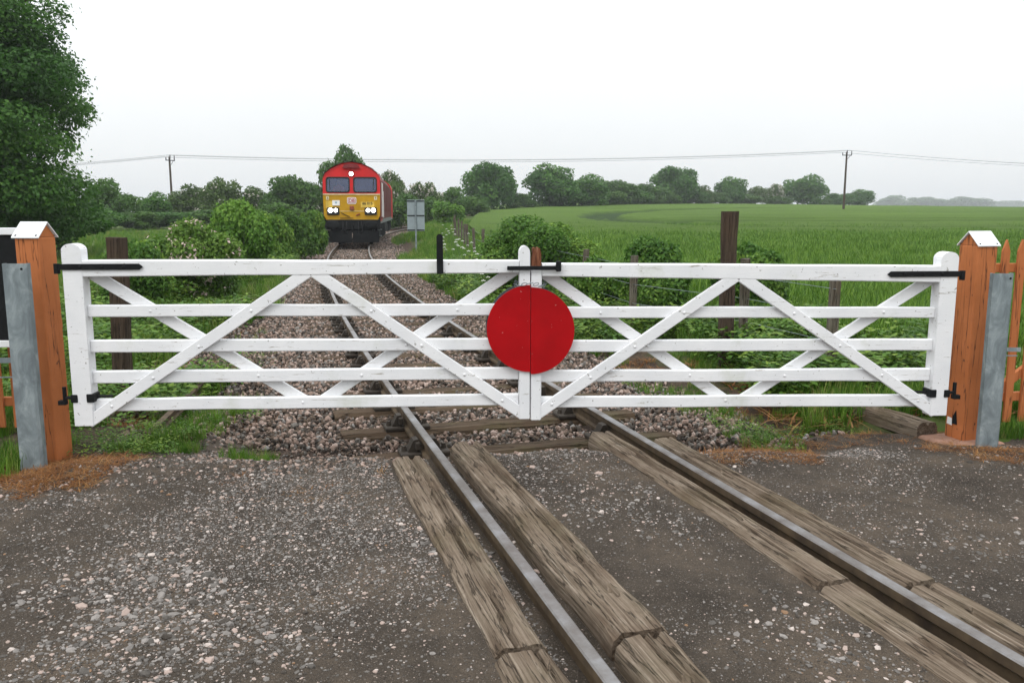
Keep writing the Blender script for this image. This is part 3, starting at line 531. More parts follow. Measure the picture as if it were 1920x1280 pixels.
MB().box((0, 1.7, 2.3), (2.5, .05, 2.2)).build('cab_bulkhead', M['cabin'], loco); MB().box((0, .9, 1.9), (2.5, 1.5, .05)).build('cab_floor', M['cabin'], loco); MB().box((-.62, 1.35, 2.45), (.5, .14, .8), bev=.04).build('driver_seat', M['rubber'], loco)
mb = MB(); mb.poly([(-.42, .14, 3.60), (.42, .14, 3.60), (.30, .17, 3.76), (0, .18, 3.80), (-.30, .17, 3.76)], (0, .04, 0)); mb.build('horn_grille', M['grille'], loco)
MB().cyl((0, .10, 3.33), (0, .26, 3.33), .115, n=16).build('top_lamp_housing', M['rubber'], loco); MB().cyl((0, .085, 3.33), (0, .11, 3.33), .088, n=16).build('top_lamp', M['lamp'], loco)
for sx_ in (-1, 1):
    hs = MB().box((sx_*.86, -.05, 1.62), (.56, .10, .34), bev=.03).build('light_cluster', M['rubber'], loco)
    for q_, r_ in ((.74, .085), (.98, .10)): MB().cyl((sx_*q_, -.135, 1.66), (sx_*q_, -.10, 1.66), r_, n=16).build('headlight', M['lamp'], hs)
    hb = MB().cyl((sx_*.87, -.30, 1.0), (sx_*.87, .1, 1.0), .13, .17, 14).build('buffer', M['lblack'], loco)
    m = MB().sph((0, 0, 0), 1, (.31, .05, .19), 20, 10).mesh('buffer_head', M['lblack'], True); o = obj('buffer_head', m, None, hb); o.location = (sx_*.87, -.34, 1.0)
    MB().poly([(sx_*.02, -.22, .16), (sx_*1.22, -.02, .18), (sx_*1.25, -.02, .72), (sx_*.02, -.16, .74)], (0, .04, 0)).build('snow_plough', M['lblack'], loco)
    MB().box((sx_*1.10, -.022, 2.22), (.13, .01, .17)).build('warning_label', M['cream'], loco); MB().box((sx_*1.10, -.029, 2.18), (.06, .006, .02)).build('warning_print', M['rubber'], loco)
    mb = MB(); mb.poly([(sx_*1.10-.03, -.030, 2.225), (sx_*1.10+.03, -.030, 2.225), (sx_*1.10, -.030, 2.285)], (0, .004, 0)); mb.build('warning_triangle', M['rubber'], loco)
    MB().tube([(sx_*1.35, .75, 1.35), (sx_*1.37, .75, 2.95)], .022, 8).build('handrail', M['lwhite'], loco); MB().tube([(sx_*1.35, 1.55, 1.35), (sx_*1.37, 1.55, 2.95)], .022, 8).build('handrail', M['lwhite'], loco)
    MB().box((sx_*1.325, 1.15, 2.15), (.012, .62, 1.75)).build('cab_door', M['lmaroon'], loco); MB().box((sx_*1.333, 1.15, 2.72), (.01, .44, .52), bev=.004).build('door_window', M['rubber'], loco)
    mb = MB(); [MB().tube([(sx_*1.18, y_, .45), (sx_*1.18, y_, 1.15)], .018, 6).build('step_hanger', M['lgrey'], loco) for y_ in (.7, 1.5)]; [MB().box((sx_*1.2, 1.1, z_), (.2, .75, .03)).build('cab_step', M['lgrey'], loco) for z_ in (.45, .75)]
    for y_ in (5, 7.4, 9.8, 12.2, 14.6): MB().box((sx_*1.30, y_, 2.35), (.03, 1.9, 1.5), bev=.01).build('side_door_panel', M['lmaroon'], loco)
    MB().tube([(sx_*1.34, 3.0, 1.3), (sx_*1.34, 3.0, 2.6)], .022, 8).build('handrail', M['lwhite'], loco)
MB().box((0, .08, 1.0), (2.56, .24, .46), bev=.02).build('buffer_beam', M['lblack'], loco)
mb = MB(); mb.box((0, -.16, 1.0), (.12, .26, .16), bev=.02); mb.tube([(0, -.28, .98), (.0, -.36, .86), (0, -.32, .72)], .03, 8); mb.build('coupling_hook', M['lblack'], loco)
for x_ in (-.42, -.26, .28, .44): MB().tube([(x_, -.08, 1.14), (x_, -.2, .98), (x_*1.05, -.22, .72), (x_*.9, -.14, .58)], .022, 7).build('air_hose', M['rubber'], loco)
MB().box((0, -.05, 1.76), (.2, .1, .2), bev=.03).build('jumper_socket', M['brick'], loco); MB().tube([(-.5, -.03, 1.55), (-.42, -.06, 1.5), (-.1, -.06, 1.36)], .016, 6).build('jumper_cable', M['rubber'], loco); MB().tube([(.18, -.04, 1.42), (.36, -.06, 1.5)], .03, 6).build('lifting_lug', M['brick'], loco); MB().tube([(-.55, -.06, 1.30), (.05, -.06, 1.30)], .014, 6).build('coupling_bar', M['rubber'], loco)
MB().box((-.72, -.035, 2.0), (.34, .02, .24)).build('headcode_board', M['lwhite'], loco); MB().box((-.72, -.047, 2.01), (.10, .004, .09)).build('board_print', plain('print_blue', (.35, .45, .52), .6), loco); MB().box((.72, -.022, 1.92), (.62, .006, .26)).build('number_patch', M['lyel2'], loco); MB().box((-1.02, -.022, 1.92), (.34, .006, .34)).build('light_patch', M['lyel2'], loco)
def text(s_, size, loc, mat, name, parent, thick=.0):
    cu = bpy.data.curves.new(name, 'FONT'); cu.body = s_; cu.size = size; cu.align_x = 'CENTER'; cu.align_y = 'CENTER'; cu.extrude = .003; cu.offset = thick
    t = bpy.data.objects.new(name, cu); me = bpy.data.meshes.new_from_object(t); bpy.data.objects.remove(t); me.transform(Matrix.Rotation(R(90), 4, 'X')); o = obj(name, me, mat, parent); o.location = loc; return o
def rrect(mb, w, h, r, y, th): mb.poly([(cx_+r*math.cos(t), y, cz_+r*math.sin(t)) for (cx_, cz_, t0) in ((w/2-r, h/2-r, 0), (-w/2+r, h/2-r, 90), (-w/2+r, -h/2+r, 180), (w/2-r, -h/2+r, 270)) for t in [R(t0+q_) for q_ in (0, 30, 60, 90)]], (0, th, 0)); return mb
o = rrect(MB(), .42, .31, .07, 0, .012).build('logo_plate', M['lwhite'], loco); o.location = (0, -.03, 2.10)
o = rrect(MB(), .36, .25, .05, 0, .006).build('logo_border', M['dbred'], loco); o.location = (0, -.035, 2.10)
o = rrect(MB(), .31, .20, .035, 0, .006).build('logo_field', M['lwhite'], loco); o.location = (0, -.040, 2.10)
text('DB', .21, (0, -.046, 2.10), M['dbred'], 'logo_letters', loco, .004); text('66 015', .17, (.72, -.029, 1.97), M['rubber'], 'running_number', loco, .003)
HO = [(-1.29, 1.2), (-1.29, 3.05), (-1.0, 3.5), (-.5, 3.74), (.5, 3.74), (1.0, 3.5), (1.29, 3.05), (1.29, 1.2)]
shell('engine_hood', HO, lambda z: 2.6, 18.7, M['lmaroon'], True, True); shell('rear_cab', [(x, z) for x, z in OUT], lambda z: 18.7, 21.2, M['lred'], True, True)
[MB().box((0, y_, 3.72), (1.6, 1.4, .16), bev=.03).build('roof_hatch', M['lgrey'], loco) for y_ in (5, 8, 12, 15.5)]; MB().box((0, 10.6, 1.14), (2.6, 20.6, .20)).build('solebar', M['lgrey'], loco); MB().box((0, 10.6, .72), (2.4, 5.0, .62), bev=.08, seg=2).build('fuel_tank', M['lblack'], loco)
whm = MB().cyl((-.07, 0, 0), (.07, 0, 0), .53, n=28).mesh('wheel', M['lblack']); rim = MB().cyl((-.075, 0, 0), (.075, 0, 0), .40, n=24).mesh('wheel_centre', M['lgrey'])
for yb in (4.0, 17.2):
    mb = MB()
    for sx_ in (-1, 1): mb.box((sx_*1.08, yb, .66), (.14, 5.0, .26), bev=.03); [mb.box((sx_*1.13, yb+a_, .55), (.16, .36, .42), bev=.03) for a_ in (-1.95, 0, 1.95)]; [mb.cyl((sx_*1.15, yb+a_, .45), (sx_*1.15, yb+a_, .95), .10, n=10) for a_ in (-1.3, -.65, .65, 1.3)]
    bg_ = mb.build('bogie', M['lblack'], loco)
    for a_ in (-1.95, 0, 1.95):
        for sx_ in (-1, 1): o = obj('wheel', whm, None, loco, (sx_*.76, yb+a_, .535)); o2 = obj('wheel_centre', rim, None, o)
# driver behind the left windscreen
k = NM('driver_clothes', .8); co = k.coord(); sp_ = k.n('SeparateXYZ'); k.l(co, sp_.inputs[0]); k.base(k.ramp(sp_.outputs[2], [(.0, (.75, .12, .03)), (.585, (.75, .12, .03)), (.59, (.42, .24, .17)), (.80, (.42, .24, .17)), (.81, (.05, .035, .025))], 'CONSTANT')); M['driver'] = k.m
jv = [(0, 0, 0), (0, -.02, .22), (0, -.02, .46), (0, -.03, .58), (0, -.05, .66), (0, -.05, .80), (-.2, -.02, .46), (-.26, -.16, .24), (-.16, -.42, .2), (.2, -.02, .46), (.26, -.16, .24), (.16, -.42, .2), (-.1, -.12, 0), (-.13, -.45, .02), (.1, -.12, 0), (.13, -.45, .02)]
je = [(0, 1), (1, 2), (2, 3), (3, 4), (4, 5), (2, 6), (6, 7), (7, 8), (2, 9), (9, 10), (10, 11), (0, 12), (12, 13), (0, 14), (14, 15)]; jr = [.15, .16, .16, .06, .10, .09, .08, .06, .045, .08, .06, .045, .1, .08, .1, .08]
me = bpy.data.meshes.new('person'); me.from_pydata(jv, je, []); po = obj('person', me, M['driver']); md = po.modifiers.new('skin', 'SKIN')
for i_, r_ in enumerate(jr): me.skin_vertices[0].data[i_].radius = (r_, r_*.8)
me.skin_vertices[0].data[0].use_root = True; po.modifiers.new('sub', 'SUBSURF').render_levels = 2
cw_ = math.cos(LH); sw_ = math.sin(LH); px_, py_ = -.66, .98; po.location = (lx+px_*cw_-py_*sw_, ly+px_*sw_+py_*cw_, 2.27); po.rotation_euler = (0, 0, LH); tag(po, 'driver in an orange high-visibility jacket seated behind the left windscreen', 'person')

# ------------------------------------------------------------------ foliage
def crown_mesh(name, seed, n, leaf, mat, rx=.5, rz=.5, nl=22, blossom=0., low=0., shape='round'):
    """unit crown: x,y in +-rx, z 0..2*rz; leaves spread over many lobes"""
    r = np.random.default_rng(seed); lc = []; lr = []
    for k_ in range(nl):
        while True:
            p = r.uniform(-1, 1, 3)
            if (p**2).sum() < 1: break
        if shape == 'round': p[2] = p[2]*.9+.05
        if shape == 'hedge': p = r.uniform(-1, 1, 3)*np.array([1, .6, .85])
        lc.append((p[0]*rx*.72, p[1]*rx*.72, rz+p[2]*rz*.70)); lr.append(r.uniform(.18, .34)*min(rx, rz)*1.25)
    lc = np.array(lc); lr = np.array(lr); wl = lr**2/np.sum(lr**2); li = r.choice(nl, n, p=wl)
    dv = r.normal(size=(n, 3)); dv[:, 2] += .25; dv /= np.linalg.norm(dv, axis=1)[:, None]
    rad = np.where(r.random(n) < .82, r.uniform(.78, 1.12, n), r.uniform(.2, .8, n)); tw = r.random(n) < .06; rad = np.where(tw, r.uniform(1.08, 1.28, n), rad)
    c = lc[li]+dv*(lr[li]*rad)[:, None]*np.array([1, 1, .85]); c[:, 2] = np.maximum(c[:, 2], .01+.05*r.random(n)*rz)
    nrm = dv*.6+r.normal(size=(n, 3))*.55+np.array([0, 0, .35]); nrm /= np.linalg.norm(nrm, axis=1)[:, None]
    a = np.cross(nrm, r.normal(size=(n, 3))); a /= np.linalg.norm(a, axis=1)[:, None]; b = np.cross(nrm, a); sz = leaf*r.uniform(.6, 1.35, n)[:, None]
    a *= sz; b *= sz*.55; v = np.stack([c-a, c+b+nrm*sz*.15, c+a, c-b+nrm*sz*.15], 1).reshape(-1, 3); q = np.arange(4*n).reshape(n, 4)
    m = npmesh(name, v, q, mat); tint = np.clip(.45*r.random(nl)[li]+.5*r.random(n)**1.3, 0, .94)
    if blossom:
        cl_ = vn(c[:, 0]*9+c[:, 2]*5, c[:, 1]*9-c[:, 2]*7, 1, seed); tint = np.where((cl_ > .62) & (rad > .85) & (r.random(n) < blossom), 1., tint)
    at = m.attributes.new('tint', 'FLOAT', 'FACE'); at.data.foreach_set('value', tint.astype(np.float32)); return m
def big_crown(seed, n, leaf, mat, prof, nl=120):
    r = np.random.default_rng(seed); zs = [p[0] for p in prof]; rs = [p[1] for p in prof]; lc = []; lr = []
    for k_ in range(nl):
        z = r.uniform(zs[0], zs[-1]); R_ = np.interp(z, zs, rs); a = r.uniform(0, 6.283); rad = R_*(r.uniform(.55, .95) if k_ % 4 else r.uniform(.1, .5)); q_ = r.uniform(.55, 1.35); lc.append((rad*math.cos(a), rad*math.sin(a), z)); lr.append(min(q_, R_*.6))
    lc = np.array(lc); lr = np.array(lr); li = r.choice(nl, n, p=lr**2/np.sum(lr**2)); dv = r.normal(size=(n, 3)); dv[:, 2] += .3; dv /= np.linalg.norm(dv, axis=1)[:, None]
    rad = np.where(r.random(n) < .85, r.uniform(.7, 1.1, n), r.uniform(.1, .7, n)); rad = np.where(r.random(n) < .05, r.uniform(1.1, 1.35, n), rad); c = lc[li]+dv*(lr[li]*rad)[:, None]*np.array([1.25, 1.25, .62]); c[:, 2] -= .10*(c[:, 0]**2+c[:, 1]**2)**.5*.3
    nrm = dv*.5+r.normal(size=(n, 3))*.5+np.array([0, 0, .5]); nrm /= np.linalg.norm(nrm, axis=1)[:, None]; a = np.cross(nrm, r.normal(size=(n, 3))); a /= np.linalg.norm(a, axis=1)[:, None]; b = np.cross(nrm, a); sz = leaf*r.uniform(.6, 1.35, n)[:, None]; a *= sz; b *= sz*.6
    m = npmesh('crown', np.stack([c-a, c+b+nrm*sz*.15, c+a, c-b+nrm*sz*.15], 1).reshape(-1, 3), np.arange(4*n).reshape(n, 4), mat); t_ = np.clip(.5*r.random(nl)[li]+.45*r.random(n)**1.3, 0, .94); at = m.attributes.new('tint', 'FLOAT', 'FACE'); at.data.foreach_set('value', t_.astype(np.float32)); return m
def trunk_mesh(name, seed, h, r0, limbs=6, spread=.35):
    r = random.Random(seed); mb = MB(); pts = [Vector((0, 0, -.05*h))]
    for k_ in range(5): pts.append(pts[-1]+Vector((r.uniform(-.03, .03)*h, r.uniform(-.03, .03)*h, h*.19)))
    for k_ in range(5): mb.cyl(pts[k_], pts[k_+1], r0*(1-.17*k_), r0*(1-.17*(k_+1)), 8)
    for k_ in range(limbs):
        i_ = r.choice([1, 2, 3, 4]); a = r.uniform(0, 6.28); e = pts[i_]+Vector((math.cos(a)*spread*h, math.sin(a)*spread*h, r.uniform(.15, .4)*h)); md_ = (pts[i_]+e)/2+Vector((0, 0, .05*h)); mb.cyl(pts[i_], md_, r0*.45, r0*.3, 6); mb.cyl(md_, e, r0*.3, r0*.1, 6)
    return mb.mesh(name, M['bark'])
CR = {'dark': [crown_mesh('crown', 100+k_, 9000, .030, M['leaf_dark'], .5, .5, 30) for k_ in range(3)], 'mid': [crown_mesh('crown', 110+k_, 8000, .030, M['leaf_mid'], .5, .5, 28) for k_ in range(3)],
      'haw': [crown_mesh('crown', 120+k_, 8000, .030, M['leaf_haw'], .5, .5, 28, .16) for k_ in range(2)], 'may': [crown_mesh('crown', 130+k_, 9000, .028, M['leaf_haw'], .5, .5, 30, .75) for k_ in range(2)]}
TR = [trunk_mesh('trunk', 200+k_, 1., .035) for k_ in range(3)]
cnt = {}
def tree(px_, ytop, wpx, D, kind, label, group, name='tree', trunk=True, zlow=0., cr=None, deep=1.0):
    x = (px_-960)/1580*D; g = float(hgt(x, D)); zt = 1.64+(395-ytop)/1580*D; h = zt-g; wd = wpx/1580*D*1.12
    t = thing(name, label, 'bush' if not trunk else 'tree', (x, D, g), 0, group); cnt[kind] = cnt.get(kind, 0)+1
    ms_ = cr or CR[kind]; o = obj('crown', ms_[cnt[kind] % len(ms_)], None, t); o.scale = (wd, wd*deep, h*1.18/.985); o.location = (0, 0, -.13*h); o.rotation_euler = (0, 0, cnt[kind]*1.9 if deep == 1 else 0)
    if trunk: o = obj('trunk', TR[cnt[kind] % 3], None, t); o.scale = (h*.5, h*.5, h*.7)
    return t
BT = [(215, 334, 95, 72, 'mid', 'leafy tree at the hedge end beside the big left tree'), (292, 362, 70, 78, 'dark', 'low round dark tree left of the left telegraph pole'), (362, 346, 85, 84, 'haw', 'hawthorn tree just right of the left telegraph pole'), (425, 331, 75, 82, 'haw', 'hawthorn with a pointed top, second right of the left telegraph pole'), (487, 350, 80, 84, 'haw', 'hawthorn tree midway between left telegraph pole and locomotive'), (548, 328, 100, 80, 'mid', 'bushy green tree left of the locomotive'), (600, 342, 60, 90, 'haw', 'hawthorn tree hidden partly behind the locomotive cab'),
      (651, 276, 84, 90, 'mid', 'tall tree rising straight behind the locomotive roof'), (742, 320, 66, 88, 'may', 'white-blossomed hawthorn right behind the locomotive'), (800, 334, 66, 90, 'may', 'white-blossomed hawthorn right of the lineside sign'), (855, 350, 70, 98, 'mid', 'low green tree between blossoming hawthorn and tall round tree'), (921, 304, 100, 122, 'dark', 'tall round dark green tree left in the field hedge'),
      (1030, 314, 100, 128, 'dark', 'broad dark green tree, second round tree in the field hedge'), (1090, 330, 95, 135, 'dark', 'dark tree at the right shoulder of the broad hedge tree'), (1150, 338, 85, 146, 'mid', 'hedge tree midway along the field edge'), (1205, 346, 80, 156, 'mid', 'low hedge tree before the tall domed tree'), (1262, 312, 88, 165, 'dark', 'tall domed tree right of the middle of the hedge'), (1312, 348, 52, 172, 'haw', 'pale hawthorn between the two domed trees'), (1364, 336, 64, 186, 'dark', 'round-topped tree with hawthorns at its foot'), (1410, 348, 40, 195, 'haw', 'greyish hawthorn left of the largest far tree'), (1442, 345, 42, 200, 'may', 'small white-blossomed hawthorn beside the largest far tree'), (1498, 331, 80, 205, 'dark', 'largest far round tree, left of the right telegraph pole'), (1562, 362, 46, 225, 'dark', 'low dark tree behind the right telegraph pole'), (1602, 358, 58, 230, 'dark', 'flat-topped dark tree right of the right telegraph pole')]
for a in BT: tree(*a[:5], a[5], 'trees along the far hedge')
MT = ['nearest the flat-topped tree', 'second from the flat-topped tree', 'broadest of the row', 'second from the picture edge', 'at the picture edge', 'third from the flat-topped tree']
for i_, (px_, yt, wp, D) in enumerate([(1668, 367, 70, 420), (1722, 370, 70, 430), (1800, 370, 85, 450), (1868, 377, 70, 600), (1915, 376, 60, 620), (1765, 374, 50, 440)]): tree(px_, yt-1, wp, D*2.45, 'mid', 'misty grey-green tree on the far right horizon, '+MT[i_], 'misty trees on the horizon')
HB = ['at the foot of the big left tree', 'left of the left telegraph pole', 'at the foot of the left telegraph pole', 'under the first hawthorn right of the left telegraph pole', 'under the pointed hawthorn', 'under the bushy tree left of the locomotive', 'behind the top of the lineside sign', 'right of the top of the lineside sign', 'left of the tall round tree', 'between the tall round tree and the broad dark tree', 'under the broad dark hedge tree', 'right of the broad dark hedge tree', 'midway along the field hedge', 'left of the tall domed tree', 'right of the tall domed tree', 'under the pale hawthorn', 'under the round-topped tree', 'left of the largest far tree', 'right of the largest far tree']
for i_, (px_, yt, wp, D, kd) in enumerate([(200, 392, 90, 66, 'dark'), (262, 396, 90, 68, 'mid'), (325, 396, 90, 70, 'dark'), (390, 392, 90, 72, 'mid'), (455, 385, 90, 74, 'mid'), (520, 380, 90, 76, 'mid'), (765, 362, 70, 82, 'mid'), (815, 368, 60, 84, 'mid'), (880, 368, 70, 105, 'mid'), (975, 362, 60, 124, 'mid'), (1060, 352, 80, 130, 'dark'), (1125, 352, 80, 140, 'mid'), (1180, 355, 80, 150, 'dark'), (1235, 355, 70, 160, 'mid'), (1295, 358, 60, 168, 'dark'), (1335, 360, 60, 180, 'mid'), (1390, 364, 60, 190, 'mid'), (1450, 366, 60, 200, 'mid'), (1535, 373, 40, 212, 'mid')]):
    tree(px_, yt, wp, D, kd, 'low green hedge bush '+HB[i_], 'low bushes of the far hedge', 'hedge_bush', False)
tree(843, 374, 66, 72, 'mid', 'bright low bush right of the lineside sign', None, 'bush', False, cr=[crown_mesh('crown', 141, 7000, .03, M['leaf_bright'], .5, .5, 24)])
# big tree at the left edge
bt = thing('broadleaf_tree', 'big dark green broadleaf tree filling the left picture edge', 'tree', (-18.9, 29, float(hgt(-18.9, 29))))
obj('crown', big_crown(151, 210000, .070, M['leaf_dark'], [(1.0, 3.6), (2.6, 4.1), (4.8, 4.5), (6.6, 4.3), (8.4, 3.2), (10, 2.2), (11.6, .8)], 150), None, bt)
o = obj('trunk', trunk_mesh('trunk', 152, 1., .03, 12, .3), None, bt); o.scale = (9, 9, 10)
sb = thing('shrub', 'dark shrub under the big left tree', 'bush', (-17.4, 33, float(hgt(-17.4, 33)))); o = obj('crown', CR['dark'][1], None, sb); o.scale = (3.6, 3.4, 2.6)
sb = thing('shrub', 'shadowy shrub left of the notice board under the big tree', 'bush', (-19.5, 33, float(hgt(-19.5, 33)))); o = obj('crown', CR['dark'][2], None, sb); o.scale = (6, 4, 3.2)
# near bushes
def nbush(px_, ytop, wpx, D, seed, n, leaf, mat, label, blossom=0, deep=1., cat='bush', name='bush', nl=30):
    wd = wpx/1580*D; m = crown_mesh('crown', seed, int(n*1.9), leaf*.62/max(wd, .5), M[mat], .5, .5, nl, blossom); return tree(px_, ytop, wpx, D, mat, label, None, name, False, 0, [m], deep)
nbush(365, 414, 165, 17, 161, 26000, .055, 'leaf_rose', 'bright green bush with pale pink flowers left of the track', .22, name='rose_bush')
nbush(255, 448, 120, 15, 162, 9000, .05, 'leaf_bramble', 'low dark nettle clump left of the pink-flowered bush', name='nettle_clump')
nbush(448, 380, 125, 22, 163, 24000, .07, 'leaf_bright', 'tall bright green bush behind the pink-flowered bush')
nbush(505, 388, 90, 27, 164, 14000, .08, 'leaf_bramble', 'olive green hedge bush second in line towards the locomotive'); nbush(548, 389, 80, 31.5, 165, 11000, .085, 'leaf_mid', 'hedge bush third in line towards the locomotive'); nbush(585, 392, 62, 35.5, 166, 9000, .09, 'leaf_bramble', 'hedge bush right next to the locomotive buffer')
nbush(1005, 410, 195, 17.5, 167, 30000, .06, 'leaf_bramble', 'large rounded bramble bush behind the gate latch', 0, .8, name='bramble_bush', nl=40)
nbush(1235, 452, 150, 12.9, 168, 20000, .05, 'leaf_bramble', 'bramble bush left of the tall dark post behind the right gate', 0, .7, name='bramble_bush'); nbush(1405, 450, 165, 12.6, 169, 20000, .05, 'leaf_bramble', 'bramble bush right of the tall dark post behind the right gate', 0, .7, name='bramble_bush'); nbush(1120, 478, 110, 14, 170, 9000, .05, 'leaf_bramble', 'small bramble between the two larger brambles', 0, .8, name='bramble_bush')
# cow parsley
M['umbel'] = plain('white_umbel', (.72, .73, .66), .8); M['stem'] = plain('green_stem', (.07, .14, .03), .7)
def parsley(seed):
    r = random.Random(seed); ms_ = MB(); mu_ = MB()
    for k_ in range(6):
        a = r.uniform(0, 6.28); h = r.uniform(.6, 1.05); e = Vector((math.cos(a)*.22, math.sin(a)*.22, h)); ms_.cyl((0, 0, 0), e, .008, .004, 5)
        for j in range(6):
            b = j/5*6.28; q_ = e+Vector((math.cos(b)*.035*(j > 0), math.sin(b)*.035*(j > 0), .03-.015*(j > 0))); ms_.cyl(e, q_, .002, .002, 4); mu_.sph(q_, .015, (1, 1, .5), 6, 4)
    return ms_.mesh('stem', M['stem']), mu_.mesh('umbel', M['umbel'])
PM = [parsley(k_) for k_ in range(3)]
for k_, (x, y) in enumerate([(-1.7, 24), (-1.45, 23), (-1.2, 22.4), (-1.35, 21.2), (-1.05, 20.2), (-.95, 19.3), (-1.9, 26), (-2.0, 28), (-1.6, 27), (-2.2, 31), (-.9, 18.2), (-1.2, 18.8), (-2.5, 34), (-1.5, 19.8), (-2.9, 38), (-2.6, 40)][::2]+[(-.5, 16.5)]):
    t = thing('cow_parsley', 'cow parsley with white umbels along the old fence', 'plant', (x, y, float(hgt(x, y))), k_*1.3, 'cow parsley by the fence'); obj('stem', PM[k_ % 3][0], None, t); obj('umbel', PM[k_ % 3][1], None, t)

# ------------------------------------------------------------------ telegraph poles and wires
def tpole(x, y, h, label, rz=6, aw=.62):
    g = float(hgt(x, y)); t = thing('telegraph_pole', label, 'pole', (x, y, g), R(rz), 'telegraph poles'); MB().cyl((0, 0, -.2), (0, 0, h), .16, .11, 10).build('pole', M['postwood'], t); MB().box((0, -.12, h-.45), (aw*2+.1, .09, .10)).build('crossarm', M['black'], t)
    for u_, b_, tp in ((-aw, -.45, -.1), (0, -.2, .2), (aw, -.45, .15)): MB().cyl((u_, -.12, h+b_), (u_, -.12, h+tp), .06, .05, 8).build('insulator', M['black'], t)
    MB().tube([(.1, -.1, h-.95), (aw*.8, -.1, h-.45)], .03, 6).build('arm_stay', M['black'], t)
    return [Vector((x+u_*math.cos(R(rz)), y+u_*math.sin(R(rz))-.12, g+h+tp)) for u_, tp in ((-aw, -.1), (0, .2), (aw, .15))]
A = [tpole(-125, 150, 7.6, 'telegraph pole beyond the left picture edge'), tpole(-41.8, 105, 8.15-float(hgt(-41.8, 105)), 'telegraph pole rising behind the bushes on the left', 62), tpole(44.7, 115, 9.4-float(hgt(44.7, 115)), 'telegraph pole standing in the crop field on the right'), tpole(128, 150, 7.6, 'telegraph pole beyond the right picture edge')]
M['wire'] = plain('line_wire', (.12, .12, .13), .6)
pl = thing('overhead_wires', 'thin overhead wires strung between the telegraph poles', 'wires', (-41.8, 105, 0))
for w_ in range(3):
    pts = []
    for a, b in zip(A[:-1], A[1:]):
        for k_ in range(13): t = k_/12; p = a[w_].lerp(b[w_], t); p.z -= .9*4*t*(1-t); pts.append(p-pl.location)
    MB().tube(pts, .017, 4).build('wire', M['wire'], pl)

# ------------------------------------------------------------------ scattered stuff (instanced inside one object each)
def scatter(name, label, pts, scl, rot, variants, mats, loc):
    """one object: loose points plus a few template shapes; its own node group instances the templates on the points"""
    pts = np.asarray(pts)-np.array(loc); n = len(pts); V = [pts]; F = []; var = [np.zeros(n, np.int32)]; off = n; fm = []
    for k_, (v, f) in enumerate(variants): V.append(np.asarray(v)); F += [tuple(i_+off for i_ in q_) for q_ in f]; var.append(np.full(len(v), k_+1, np.int32)); off += len(v)
    m = bpy.data.meshes.new(name); m.from_pydata(np.concatenate(V).tolist(), [], F); m.materials.append(mats); ex = off-n
    pad = lambda a, fill: np.concatenate([a, np.full((ex,)+a.shape[1:], fill)]).astype(np.float32)
    a = m.attributes.new('var', 'INT', 'POINT'); a.data.foreach_set('value', np.concatenate(var)); a = m.attributes.new('scl', 'FLOAT_VECTOR', 'POINT'); a.data.foreach_set('vector', pad(np.asarray(scl), 1).ravel()); a = m.attributes.new('rot', 'FLOAT_VECTOR', 'POINT'); a.data.foreach_set('vector', pad(np.asarray(rot), 0).ravel())
    a = m.attributes.new('pick', 'INT', 'POINT'); a.data.foreach_set('value', rng.integers(0, len(variants), off).astype(np.int32))
    o = obj(name, m); o.location = loc; tag(o, label, None, None, 'stuff')
    ng = bpy.data.node_groups.new(name, 'GeometryNodeTree'); ng.interface.new_socket('Geometry', in_out='INPUT', socket_type='NodeSocketGeometry'); ng.interface.new_socket('Geometry', in_out='OUTPUT', socket_type='NodeSocketGeometry')
    nn = ng.nodes.new; ll = ng.links.new; gi = nn('NodeGroupInput'); go = nn('NodeGroupOutput')
    def att(nm, ty): x = nn('GeometryNodeInputNamedAttribute'); x.data_type = ty; x.inputs[0].default_value = nm; return x.outputs[0]
    def sep(k_):
        c_ = nn('FunctionNodeCompare'); c_.data_type = 'INT'; c_.operation = 'EQUAL'; ll(att('var', 'INT'), c_.inputs[2]); c_.inputs[3].default_value = k_
        s_ = nn('GeometryNodeSeparateGeometry'); s_.domain = 'POINT'; ll(gi.outputs[0], s_.inputs[0]); ll(c_.outputs[0], s_.inputs[1]); return s_.outputs[0]
    gti = nn('GeometryNodeGeometryToInstance')
    for k_ in range(len(variants), 0, -1): ll(sep(k_), gti.inputs[0])
    mp = nn('GeometryNodeMeshToPoints'); ll(sep(0), mp.inputs[0]); iop = nn('GeometryNodeInstanceOnPoints'); ll(mp.outputs[0], iop.inputs[0]); ll(gti.outputs[0], iop.inputs[2]); iop.inputs[3].default_value = True
    ll(att('pick', 'INT'), iop.inputs[4]); er = nn('FunctionNodeEulerToRotation'); ll(att('rot', 'FLOAT_VECTOR'), er.inputs[0]); ll(er.outputs[0], iop.inputs[5]); ll(att('scl', 'FLOAT_VECTOR'), iop.inputs[6]); ll(iop.outputs[0], go.inputs[0])
    o.modifiers.new('scatter', 'NODES').node_group = ng; return o
def stone_variant(seed):
    bm = bmesh.new(); bmesh.ops.create_icosphere(bm, subdivisions=1, radius=.5); r = random.Random(seed)
    pl_ = [Vector((r.gauss(0, 1), r.gauss(0, 1), r.gauss(0, 1))).normalized() for _ in range(5)]
    bmesh.ops.subdivide_edges(bm, edges=bm.edges[:], cuts=0)
    for v_ in bm.verts:
        v_.co *= r.uniform(.78, 1.15)
        for p_ in pl_:
            d_ = v_.co.dot(p_)-.34
            if d_ > 0: v_.co -= p_*d_*.9
    vv = [tuple(v_.co) for v_ in bm.verts]; ff = [tuple(v_.index for v_ in f_.verts) for f_ in bm.faces]; bm.free(); return vv, ff
SV = [stone_variant(300+k_) for k_ in range(7)]
